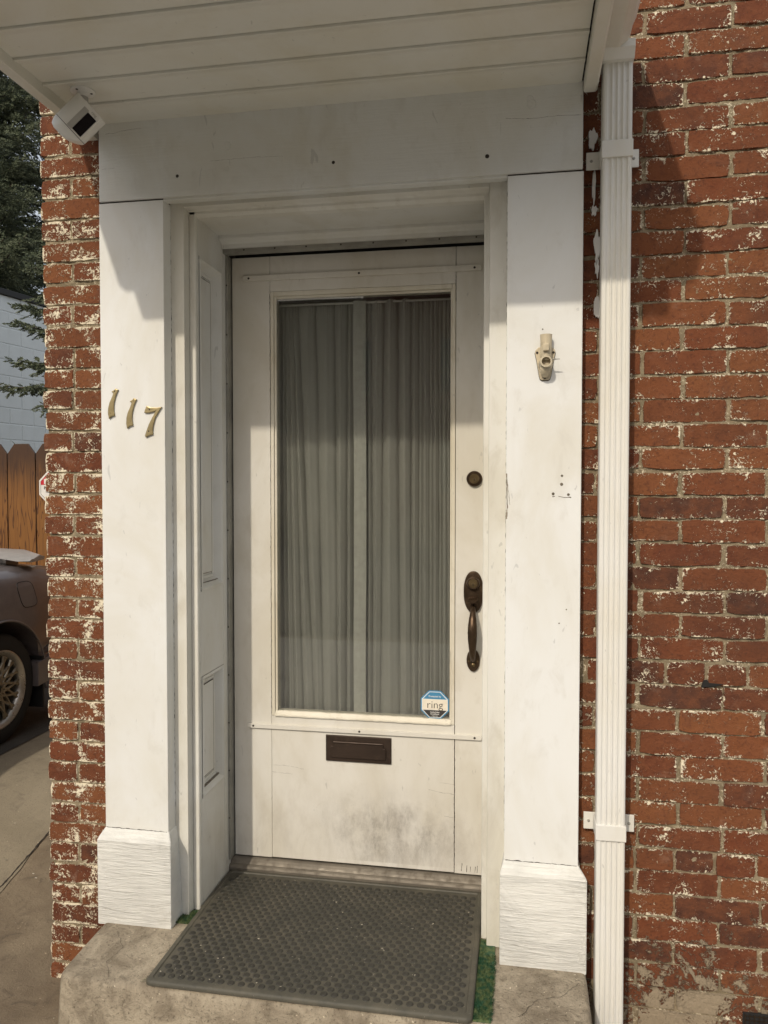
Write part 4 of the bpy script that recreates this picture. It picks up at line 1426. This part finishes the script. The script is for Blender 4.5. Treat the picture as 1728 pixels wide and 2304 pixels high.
# upright socket
bm = lathe([(0.0150, 0), (0.0158, 0.05), (0.0165, 0.070), (0.0170, 0.072), (0.0140, 0.072), (0.0135, 0.05), (0.0130, 0.02), (0.001, 0.02)], (0.0640, -0.072, 1.973), (0, 0.02, 1), 28, cap=False)
finish(bm, 'upright_socket', 'flagm', fh, smooth='auto')
finish(box(0.0555, 0.0720, -0.0955, -0.0850, 1.9975, 2.0170, 0.002), 'stop_block', 'flagm', fh)
# angled socket, opening towards the street and a little down-left
ax = Vector((0.02, -1.0, 0.10)).normalized()
c0 = Vector((0.0630, -0.054, 1.9640))
bm = lathe([(0.0195, 0.0), (0.0185, 0.012), (0.0172, 0.030), (0.0166, 0.040), (0.0160, 0.042), (0.0122, 0.042), (0.0118, 0.036), (0.0112, 0.006), (0.001, 0.005)], c0, ax, 32, cap=False)
finish(bm, 'angled_socket', 'flagm', fh, smooth='auto')
finish(lathe([(0.0110, 0.0), (0.0110, 0.002)], c0 + ax * 0.006, ax, 24), 'bore', 'hole', fh)
finish(tube([(0.0625, -0.078, 1.958), (0.0622, -0.068, 1.944), (0.062, -0.058, 1.934)], [0.0150, 0.0135, 0.0100], 20), 'socket_root', 'flagm', fh, smooth=True)
finish(prism([(0.052, 1.936), (0.073, 1.936), (0.0775, 1.998), (0.0475, 1.998)], 'Y', -0.078, -0.0555, bev=0.004), 'web', 'flagm', fh)
finish(tube([(0.078, -0.086, 1.9745), (0.0905, -0.087, 1.9745), (0.0925, -0.087, 1.9745), (0.101, -0.0875, 1.9745)], [0.0018, 0.0018, 0.0012, 0.0010], 10), 'thumb_screw', 'strip', fh)
for x, z in ((0.0400, 1.9985), (0.0850, 1.9985), (0.0620, 1.9285)):
    s_ = finish(lathe([(0.0036, 0), (0.0032, 0.0014), (0.001, 0.0018)], (x, -0.0562, z), seg=14), 'screw', 'hole', fh)

# ------------------------------------------------------------------ security camera
sec = thing('security_camera', 'white security camera with black face hanging from the canopy ceiling', 'security camera', (-1.226, -0.245, 2.737))
finish(lathe([(0.0335, 0.0), (0.0335, 0.003), (0.031, 0.0045), (0.016, 0.0065), (0.0135, 0.012), (0.0125, 0.020)], (-1.226, -0.250, 2.7368), (0, 0, -1), 36), 'mount_plate', 'plastic', sec, smooth='auto')
for a in (20, 140, 260):
    x, y = -1.226 + 0.0235 * math.cos(math.radians(a)), -0.250 + 0.0235 * math.sin(math.radians(a))
    finish(lathe([(0.0036, 0), (0.003, 0.0008)], (x, y, 2.7312), (0, 0, -1), 14), 'screw_recess', 'dark', sec)
finish(lathe([(0.0150, 0), (0.0150, 0.013), (0.013, 0.016)], (-1.226, -0.250, 2.7180), (0.05, -0.05, -1), 28), 'swivel', 'plastic_g', sec, smooth='auto')
finish(lathe([(0.004, 0), (0.0145, 0.003), (0.0150, 0.012), (0.011, 0.018)], (-1.2265, -0.2515, 2.7075), (0.2, -0.1, -1), 24), 'ball_joint', 'plastic', sec, smooth='auto')
# body frame: A = long axis (down-left), W = towards lower right, D = towards the viewer
A = Vector((-0.73, -0.10, -0.68)).normalized()
Dv = Vector((0.30, -1.0, -0.12))
Dv = (Dv - A * Dv.dot(A)).normalized()
Wv = A.cross(Dv).normalized()
if Wv.x < 0:
    Wv = -Wv
C0 = Vector((-1.185, -0.275, 2.676))


def bpt(w, d, a):
    return C0 + Wv * w + Dv * d + A * a
# cross section (w, d): rounded back, flat front face on the right side of the viewer
sec_pts = [(-0.046, -0.012), (-0.049, 0.000), (-0.046, 0.012), (-0.034, 0.026), (-0.016, 0.035), (0.000, 0.0375), (0.046, 0.0305), (0.050, 0.0285), (0.051, 0.022), (0.050, -0.012), (0.044, -0.022), (-0.020, -0.026), (-0.036, -0.022)]


def loft(stations, pts):
    bm = bmesh.new()
    rings = []
    for a, s, dw, dd in stations:
        rings.append([bm.verts.new(bpt(w * s + dw, d * s + dd, a)) for w, d in pts])
    n = len(pts)
    for p, q in zip(rings, rings[1:]):
        for k in range(n):
            bm.faces.new([p[k], q[k], q[(k + 1) % n], p[(k + 1) % n]])
    bm.faces.new(rings[0])
    bm.faces.new(rings[-1][::-1])
    bmesh.ops.recalc_face_normals(bm, faces=bm.faces)
    return bm
finish(loft([(0.0, 0.97, 0, 0), (0.002, 1.0, 0, 0), (0.083, 1.0, 0, 0)], sec_pts), 'body', 'plastic', sec, smooth='auto')
finish(loft([(0.0832, 0.985, 0, 0), (0.0844, 0.985, 0, 0)], sec_pts), 'seam', 'dark', sec)
finish(loft([(0.0846, 1.0, 0, 0), (0.090, 0.97, -0.001, 0), (0.101, 0.82, -0.006, 0), (0.110, 0.60, -0.012, 0), (0.114, 0.36, -0.014, 0)], sec_pts), 'end_cap', 'plastic', sec, smooth='auto')


def face_quad(w0, w1, a0, a1, lift, th):
    # on the flat front facet between (0.004, .0365) and (0.030,.0325)
    bm = bmesh.new()
    def dd(w):
        return 0.0375 + (0.0305 - 0.0375) * w / 0.046
    top = [bpt(w, dd(w) + lift, a) for w, a in ((w0, a0), (w1, a0), (w1, a1), (w0, a1))]
    bot = [bpt(w, dd(w) + lift - th, a) for w, a in ((w0, a0), (w1, a0), (w1, a1), (w0, a1))]
    vt, vb = [bm.verts.new(p) for p in top], [bm.verts.new(p) for p in bot]
    bm.faces.new(vt)
    bm.faces.new(vb[::-1])
    for k in range(4):
        bm.faces.new([vt[k], vb[k], vb[(k + 1) % 4], vt[(k + 1) % 4]])
    bmesh.ops.recalc_face_normals(bm, faces=bm.faces)
    return bm
finish(face_quad(0.001, 0.0165, 0.012, 0.0815, 0.0007, 0.003), 'side_strip', 'plastic_g', sec)
finish(face_quad(0.0170, 0.0455, 0.0165, 0.0785, 0.0010, 0.002), 'sensor_window', 'lens', sec)
Rm = Matrix((Wv.to_4d(), (-A).to_4d(), Dv.to_4d(), (0, 0, 0, 1))).transposed()
Rm[3][0] = Rm[3][1] = Rm[3][2] = 0
Rm[0][3] = Rm[1][3] = Rm[2][3] = 0
Rm[3][3] = 1
text_obj('ring', 'lettering', 'plastic_g', sec, bpt(0.031, 0.0340, 0.0085), 0.0115, mtx=Rm)

# ------------------------------------------------------------------ fence and sign
fen = thing('picket_fence', 'stained wooden privacy fence with dog eared boards behind the car', 'fence', (-4, 3.13, 0.2))
FY, FW = 3.13, 0.2445
pk = None
base = -3.924
for i in range(-9, 8):
    x0 = base + i * FW
    if x0 > -1.9:
        break
    w = FW - 0.008
    bm = prism([(0.004, 0), (w, 0), (w, 1.66), (w - 0.058, 1.735), (0.062, 1.735), (0.004, 1.66)], 'Y', 0, 0.018, bev=0.002)
    o = finish(bm, 'picket', 'fence')
    o.parent = fen
    o.location = Vector((x0, FY + random.uniform(-0.002, 0.002), 0.22)) - fen.location
    o.rotation_euler.y = random.uniform(-0.004, 0.004)
for z in (0.5, 1.2, 1.75):
    finish(box(-6.2, -1.9, FY + 0.022, FY + 0.06, z, z + 0.09, 0.003), 'rail', 'fence', fen)

sg = thing('security_sign', 'red and white octagonal alarm sign against the wooden fence', 'sign', (-3.5, 3.09, 1.6))
GX, GZ, GR = -3.505, 1.617, 0.128
finish(prism(octa(GX, GZ, GR), 'Y', 3.098, 3.102), 'plate', 'sign_w', sg)
finish(prism(octa(GX, GZ, GR * 0.90), 'Y', 3.0965, 3.0975), 'keyline', 'stick_k', sg)
r_, c_ = GR * 0.87, GR * 0.87 * 0.42
finish(prism(octa(GX, GZ, r_), 'Y', 3.0950, 3.0960), 'field', 'sign_w', sg)
finish(prism([(GX - r_, GZ + .022), (GX + r_, GZ + .022), (GX + r_, GZ + c_), (GX + c_, GZ + r_), (GX - c_, GZ + r_), (GX - r_, GZ + c_)], 'Y', 3.0935, 3.0945), 'red_field', 'red', sg)
finish(box(GX - 0.083, GX + 0.083, 3.0920, 3.0930, GZ + 0.027, GZ + 0.067, 0), 'name_bar', 'sign_w', sg)
text_obj('PROTECTED', 'lettering', 'ink', sg, (GX + 0.0, 3.0930, GZ - 0.002), 0.030, bold=0.0008, sx=1.0)
text_obj('VIDEO SURVEILLANCE', 'lettering', 'ink', sg, (GX, 3.0930, GZ - 0.032), 0.016, sx=0.9)
text_obj('AT ALL TIMES', 'lettering', 'ink', sg, (GX, 3.0930, GZ - 0.058), 0.015)
finish(box(GX - 0.012, GX + 0.012, 3.103, 3.110, 0.22, 1.70, 0), 'stake', 'strip', sg)

# ------------------------------------------------------------------ painted block building behind
blk = thing('block_building', 'pale blue painted concrete block building behind the fence', 'building', (-6.47, 6.69, 0.2))
ang = math.radians(9.6)
blk.rotation_euler.z = -ang            # local +y runs along the wall, local +x faces the passage
bmb = bmesh.new()
add_box(bmb, 0, 0.19, 0.004, 0.402, 0.004, 0.199, 0.006, 1)
bme = bpy.data.meshes.new('block')
bmb.to_mesh(bme)
bmb.free()
bme.materials.append(M['block'])
ROWS = 18
for j in range(2, ROWS + 1):
    for i in range(-4, 7):
        y = i * 0.406 - 2.4 + (0.203 if j % 2 else 0)
        o = bpy.data.objects.new('block', bme)
        COL.objects.link(o)
        o.parent = blk
        o.location = (-0.19 + random.uniform(-0.0008, 0.0008), y + 1.0, j * 0.203)
bm = bmesh.new()
add_box(bm, -2.4, -0.006, -6.0, 6.0, 0, 3.84, 0)
o = finish(bm, 'mortar', 'block')
o.parent = blk
bm = bmesh.new()
add_box(bm, -2.45, 0.035, -6.05, 6.05, 3.855, 3.93, 0.006)
o = finish(bm, 'roof_edge', 'black_trim')
o.parent = blk

# ------------------------------------------------------------------ spruce tree
def shoot(bm, p, d, L, r):
    """one needle-covered twig: a spiky bottle brush of thin triangles"""
    d = d.normalized()
    ref = Vector((0, 0, 1)) if abs(d.z) < 0.9 else Vector((1, 0, 0))
    u = d.cross(ref).normalized()
    v = d.cross(u)
    n = 11
    for k in range(n):
        a = k * 2.4 + random.random()
        t_ = (k + 0.3) / n
        rad = u * math.cos(a) + v * math.sin(a)
        q = p + d * L * t_ * 0.85
        tip = q + rad * r * (1.15 - 0.6 * t_) + d * L * 0.30
        side = d.cross(rad).normalized() * r * 0.34
        bm.faces.new([bm.verts.new(q - side), bm.verts.new(q + side), bm.verts.new(tip)])


def spruce(name, label, base, H, R, nb, seed, zmin=0.1, view_az=None):
    rn = random.Random(seed)
    t = thing(name, label, 'tree', base, 'spruce trees behind the fence')
    b = Vector(base)
    finish(tube([b, b + Vector((0.03, 0, H * 0.5)), b + Vector((0, 0.02, H))], [H * 0.03, H * 0.018, 0.01], 12), 'trunk', 'bark', t, smooth=True)
    cr, br = bmesh.new(), bmesh.new()
    for i in range(nb):
        f = zmin + (1 - zmin) * (i / nb) ** 0.85
        z = H * f
        L = R * (1 - f) ** 0.75 * rn.uniform(0.75, 1.15) + 0.15
        az = i * 2.399 + rn.uniform(-0.3, 0.3)
        dirn = Vector((math.cos(az), math.sin(az), 0))
        droop = rn.uniform(-0.28, 0.05)
        pts = []
        for s_ in range(6):
            q = s_ / 5
            pts.append(b + Vector((0, 0, z)) + dirn * L * q + Vector((0, 0, L * (droop * q + 0.16 * q * q))))
        tube(pts, [0.022 * (1 - 0.8 * s_ / 5) * (L / R + .3) for s_ in range(6)], 5, br)
        m = int(14 + 30 * L)
        for s_ in range(m):
            q = 0.12 + 0.88 * (s_ / m) + rn.uniform(-.02, .02)
            k = min(4, int(q * 5))
            c = pts[k].lerp(pts[k + 1], q * 5 - k) if q < 1 else pts[5]
            sidev = dirn.cross(Vector((0, 0, 1)))
            sgn = 1 if s_ % 2 else -1
            tw = L * 0.36 * (1 - q * 0.75) * rn.uniform(0.6, 1.1) + 0.05
            td = (dirn * 0.75 + sidev * sgn * rn.uniform(0.5, 1.1) + Vector((0, 0, rn.uniform(-0.45, 0.15)))).normalized()
            nn = max(1, int(tw / 0.05))
            for w_ in range(nn):
                pp = c + td * tw * (w_ / nn) + Vector((rn.uniform(-.02, .02), rn.uniform(-.02, .02), rn.uniform(-.03, .02)))
                sd = (td + Vector((rn.uniform(-.6, .6), rn.uniform(-.6, .6), rn.uniform(-.5, .4))))
                shoot(cr, pp, sd, rn.uniform(0.06, 0.10), rn.uniform(0.022, 0.032))
    finish(br, 'limbs', 'bark', t)
    finish(cr, 'crown', 'needles', t)
    return t
spruce('spruce_tree', 'large dark spruce tree rising behind the roof edge of the block building', (-9.6, 9.3, 0.2), 13.5, 3.6, 420, 5, zmin=0.20)
spruce('spruce_tree', 'small spruce beside the brick corner, its branches hanging before the block wall', (-4.45, 5.4, 0.2), 5.2, 1.4, 60, 9, zmin=0.43)

# shrub peeking over the fence
shb = thing('leafy_shrub', 'pale green leafy shrub peeking over the fence beside the brick corner', 'shrub', (-3.75, 3.75, 0.2))
bm = bmesh.new()
st_ = bmesh.new()
rn = random.Random(3)
for k in range(16):
    b0 = Vector((-3.78 + rn.uniform(-0.32, 0.35), 3.80 + rn.uniform(-0.2, 0.3), 0.3))
    tp = b0 + Vector((rn.uniform(-.12, .12), rn.uniform(-.1, .1), rn.uniform(1.62, 1.92)))
    tube([b0, tp], [0.01, 0.004], 5, st_)
    for q in range(26):
        c = b0.lerp(tp, 0.55 + 0.45 * q / 26)
        a = q * 2.4 + rn.random()
        up = 0.3 + 0.9 * q / 26
        d = Vector((math.cos(a), math.sin(a), up)).normalized()
        L = rn.uniform(0.07, 0.11)
        s_ = d.cross(Vector((0, 0, 1))).normalized() * 0.013
        mid = c + d * L * 0.5 + Vector((0, 0, 0.008))
        v = [bm.verts.new(c), bm.verts.new(mid + s_), bm.verts.new(c + d * L), bm.verts.new(mid - s_)]
        bm.faces.new(v)
finish(st_, 'stems', 'bark', shb)
finish(bm, 'foliage', 'leaves', shb)

# ------------------------------------------------------------------ car
car = thing('parked_car', 'dusty grey coupe parked beside the house, rear wheel and spoiler showing', 'car', (-3.6, 0.6, 0.22))
XS, G = -2.745, 0.22          # plane of the near flank, ground height at the car
WY = 1.446                    # rear axle
LB = bmesh.new()
# stations: y, half width at sill, half width at waist, half width at deck edge, deck height, sill height
HWD = 0.86
XC = XS - HWD
stn = [(-2.10, 0.62, 0.66, 0.55, 0.60, 0.24), (-2.02, 0.74, 0.78, 0.66, 0.68, 0.20), (-1.75, 0.80, 0.84, 0.74, 0.76, 0.18), (-1.3, 0.82, 0.86, 0.77, 0.84, 0.18), (-0.6, 0.82, 0.86, 0.78, 0.89, 0.17), (0.2, 0.82, 0.86, 0.78, 0.92, 0.17),
       (0.9, 0.82, 0.86, 0.78, 0.945, 0.18), (1.35, 0.83, 0.86, 0.78, 0.955, 0.20), (1.70, 0.83, 0.86, 0.77, 0.950, 0.22), (1.95, 0.82, 0.845, 0.75, 0.935, 0.24), (2.12, 0.78, 0.81, 0.71, 0.915, 0.26), (2.22, 0.70, 0.72, 0.64, 0.87, 0.30)]
rings = []
for y, a, b, c, dk, sl in stn:
    half = [(a * 0.96, sl), (a, sl + 0.05), (a + 0.012, sl + 0.17), (a + 0.004, sl + 0.185), (b - 0.004, 0.50), (b, 0.62), (b - 0.012, 0.74), (b - 0.035, dk - 0.11), (c + 0.012, dk - 0.035), (c - 0.03, dk - 0.008), (c * 0.5, dk + 0.012)]
    ring = [LB.verts.new((XC + x, y, G + z)) for x, z in half] + [LB.verts.new((XC, y, G + dk + 0.015))] + [LB.verts.new((XC - x, y, G + z)) for x, z in half[::-1]]
    rings.append(ring)
for p, q in zip(rings, rings[1:]):
    for k in range(len(p) - 1):
        LB.faces.new([p[k], q[k], q[k + 1], p[k + 1]])
    LB.faces.new([p[-1], q[-1], q[0], p[0]])
LB.faces.new(rings[0][::-1])
LB.faces.new(rings[-1])
bmesh.ops.recalc_face_normals(LB, faces=LB.faces)
body = finish(LB, 'body', 'carpaint', car, smooth='auto')
# wheel arches cut with a temporary cutter
cut = bmesh.new()
for yw in (WY, WY - 2.55):
    prof = [(0.365, 0), (0.365, 0.30)]
    lathe(prof, (XS + 0.08, yw, G + 0.305), (-1, 0, 0), 48, cut)
    lathe(prof, (XS - 2 * HWD - 0.08, yw, G + 0.305), (1, 0, 0), 48, cut)
bmesh.ops.recalc_face_normals(cut, faces=cut.faces)
cutter = finish(cut, 'cutter', 'black_trim')
bpy.context.view_layer.update()
cutter.location = body.matrix_world.translation - body.matrix_world.translation
md = body.modifiers.new('arch', 'BOOLEAN')
md.operation = 'DIFFERENCE'
md.solver = 'EXACT'
md.object = cutter
bpy.context.view_layer.update()
me = bpy.data.meshes.new_from_object(body.evaluated_get(bpy.context.evaluated_depsgraph_get()))
body.modifiers.clear()
body.data = me
if len(me.materials) == 0:
    me.materials.append(M['carpaint'])
if len(me.materials) > 1:
    me.materials[1] = M['black_trim']
bpy.data.objects.remove(cutter)
# greenhouse
gh = bmesh.new()
gr = []
for y, wb, wt, zt in ((-0.75, 0.74, 0.72, 0.90), (-0.15, 0.76, 0.60, 1.24), (0.45, 0.76, 0.58, 1.29), (0.85, 0.75, 0.56, 1.25), (1.45, 0.70, 0.66, 0.965)):
    gr.append([gh.verts.new((XC + s * w, y, G + z)) for s, w, z in ((1, wb, 0.90 if y < 1.4 else .95), (1, wt, zt), (-1, wt, zt), (-1, wb, 0.90 if y < 1.4 else .95))])
for p, q in zip(gr, gr[1:]):
    for k in range(4):
        gh.faces.new([p[k], q[k], q[(k + 1) % 4], p[(k + 1) % 4]])
gh.faces.new(gr[0])
gh.faces.new(gr[-1][::-1])
bmesh.ops.recalc_face_normals(gh, faces=gh.faces)
finish(gh, 'windows', 'carglass', car)
bm = prism([(-0.14, 1.246), (0.45, 1.298), (0.86, 1.258), (0.86, 1.275), (0.45, 1.315), (-0.14, 1.262)], 'X', XC - 0.585, XC + 0.585, bev=0.004)
bmesh.ops.translate(bm, verts=bm.verts, vec=(0, 0, G))
finish(bm, 'roof', 'carpaint', car)
# arch flare edge, crease, bumper, mudflap, fuel door
bm = bmesh.new()
arc = [(XS + 0.002, WY + 0.372 * math.cos(a), G + 0.305 + 0.372 * math.sin(a)) for a in [math.radians(-12 + 204 * i / 30) for i in range(31)]]
tube(arc, 0.006, 8, bm)
finish(bm, 'arch_lip', 'carpaint', car, smooth=True)
finish(tube([(XS + 0.0005, WY + 0.36, G + 0.46), (XS - 0.002, 1.85, G + 0.475), (XS - 0.03, 2.1, G + 0.475)], 0.0035, 6), 'side_seam', 'black_trim', car)
finish(box(XS - 0.10, XS + 0.008, WY + 0.33, WY + 0.345, G + 0.12, G + 0.42, 0.003), 'mud_flap', 'black_trim', car)
bm = prism([(WY + 0.285, G + 0.255), (2.0, G + 0.275), (2.24, G + 0.30), (2.24, G + 0.44), (2.0, G + 0.425), (WY + 0.285, G + 0.392)], 'X', XS - 0.06, XS + 0.012, bev=0.006)
finish(bm, 'rear_bumper', 'carpaint', car)
fy, fz = 1.690, 1.012
fd = [(fy + 0.070 * math.copysign(abs(math.cos(a)) ** 0.5, math.cos(a)) , fz + 0.072 * math.copysign(abs(math.sin(a)) ** 0.5, math.sin(a))) for a in [2 * math.pi * k / 32 for k in range(32)]]
def flank(z):
    z -= G
    tab = [(0.50, 0.856), (0.62, 0.86), (0.74, 0.848), (0.84, 0.825), (0.915, 0.785), (0.95, 0.745)]
    for (za, xa), (zb, xb) in zip(tab, tab[1:]):
        if z <= zb:
            return XC + xa + (xb - xa) * (z - za) / (zb - za)
    return XC + 0.745
fd = [(y + (z - fz) * -0.12, z) for y, z in fd]
finish(tube([(flank(z) + 0.0002, y, z) for y, z in fd + fd[:1]], 0.0026, 6, cap=False), 'fuel_door_gap', 'black_trim', car)
bm = bmesh.new()
rg = [[bm.verts.new((flank(fz + (z - fz) * s_) + 0.0016, fy + (y - fy) * s_, fz + (z - fz) * s_)) for y, z in fd] for s_ in (0.98, 0.75, 0.5, 0.25)]
for p_, q_ in zip(rg, rg[1:]):
    for k in range(len(p_)):
        bm.faces.new([p_[k], p_[(k + 1) % len(p_)], q_[(k + 1) % len(p_)], q_[k]])
bm.faces.new(rg[-1])
bmesh.ops.recalc_face_normals(bm, faces=bm.faces)
finish(bm, 'fuel_door', 'carpaint', car, smooth=True)
# spoiler
sp = bmesh.new()
ring_ = []
for x, y, w, z, h in ((XC + 0.80, 1.80, 0.02, 0.972, 0.010), (XC + 0.77, 1.86, 0.10, 0.976, 0.018), (XC + 0.60, 1.94, 0.13, 0.992, 0.022), (XC, 1.98, 0.14, 1.005, 0.024), (XC - 0.60, 1.94, 0.13, 0.992, 0.022), (XC - 0.77, 1.86, 0.10, 0.976, 0.018), (XC - 0.80, 1.80, 0.02, 0.972, 0.010)):
    ring_.append([sp.verts.new((x, y + dy * w, G + z + dz * h)) for dy, dz in ((-1.6, 0), (-0.7, 0.9), (0.5, 1.2), (1, 0.4), (0.9, -0.6), (-0.4, -0.9))])
for p, q in zip(ring_, ring_[1:]):
    for k in range(6):
        sp.faces.new([p[k], q[k], q[(k + 1) % 6], p[(k + 1) % 6]])
sp.faces.new(ring_[0])
sp.faces.new(ring_[-1][::-1])
bmesh.ops.recalc_face_normals(sp, faces=sp.faces)
for s in (0.55, -0.55):
    add_box(sp, XC + s - 0.03, XC + s + 0.03, 1.86, 1.98, G + 0.93, G + 0.985, 0.004)
finish(sp, 'spoiler', 'spoiler', car, smooth='auto')
for s in (1, -1):
    x0, x1 = (XC + 0.42, XC + 0.69) if s > 0 else (XC - 0.69, XC - 0.42)
    finish(box(x0, x1, 2.19, 2.235, G + 0.60, G + 0.74, 0.006), 'tail_lamp', 'lampred', car)
    finish(box(x0, x1, -2.125, -2.07, G + 0.42, G + 0.52, 0.006), 'headlight', 'carglass', car)
    # tyres and rims
for yw in (WY, WY - 2.55):
    for s in (1, -1):
        xw = XS - 0.020 if s > 0 else XS - 2 * HWD + 0.020
        axd = (s, 0, 0)
        wl = finish(lathe([(0.200, -0.195), (0.262, -0.195), (0.292, -0.185), (0.304, -0.160), (0.306, -0.100), (0.304, -0.030), (0.292, -0.008), (0.262, 0.004), (0.222, 0.001), (0.208, -0.004), (0.205, -0.19)], (xw, yw, G + 0.304), axd, 56, cap=False), 'wheel', 'rubber_t', car, smooth='auto')
        finish(lathe([(0.212, -0.010), (0.214, 0.001), (0.208, 0.003), (0.200, -0.002), (0.186, -0.016), (0.180, -0.030), (0.178, -0.16)], (xw, yw, G + 0.304), axd, 56, cap=False), 'rim', 'rimlip', wl, smooth='auto')
        finish(lathe([(0.180, -0.155), (0.02, -0.157)], (xw, yw, G + 0.304), axd, 40, cap=True), 'brake_disc', 'black_trim', wl)
        sb = bmesh.new()
        c = Vector((xw, yw, G + 0.304))
        N_ = 16
        for k in range(N_):
            for sg_ in (1, -1):
                a0 = 2 * math.pi * k / N_
                a1 = a0 + sg_ * math.radians(26)
                am = a0 + sg_ * math.radians(15)
                P_ = lambda r, a, x: c + Vector((s * x, r * math.cos(a), r * math.sin(a)))
                tube([P_(0.052, a0 - sg_ * 0.10, -0.036), P_(0.105, am, -0.030), P_(0.183, a1, -0.026)], [0.0110, 0.0095, 0.0100], 6, sb)
        lathe([(0.062, -0.045), (0.062, -0.030), (0.050, -0.026), (0.001, -0.026)], c, axd, 24, sb, cap=False)
        for k in range(5):
            a = 2 * math.pi * k / 5 + 0.2
            lathe([(0.009, -0.03), (0.009, -0.016), (0.006, -0.014)], c + Vector((0, 0.040 * math.cos(a), 0.040 * math.sin(a))), axd, 10, sb)
        finish(sb, 'lattice_spokes', 'rim', wl, smooth='auto')
        finish(lathe([(0.026, -0.028), (0.026, -0.018), (0.020, -0.013), (0.001, -0.012)], c, axd, 20), 'hub_cap', 'black_trim', wl, smooth='auto')

# ------------------------------------------------------------------ across the street (seen only as a reflection in the glass)
opp = thing('street_building', 'plain two storey building across the street', 'building', (0, -24, 0))
finish(box(-30, -5.6, -30, -24, 0, 8.3, 0), 'wall', 'mortar', opp)
finish(box(-5.59, 26, -30, -24.2, 0, 10.4, 0), 'wall', 'brick', opp)
for i in range(14):
    for z in (1.4, 5.0):
        yw = -24.0 if i < 6 else -24.2
        wd = finish(box(-28 + i * 3.6, -26.9 + i * 3.6, yw, yw + 0.04, z, z + 1.8, 0), 'window', 'carglass', opp)
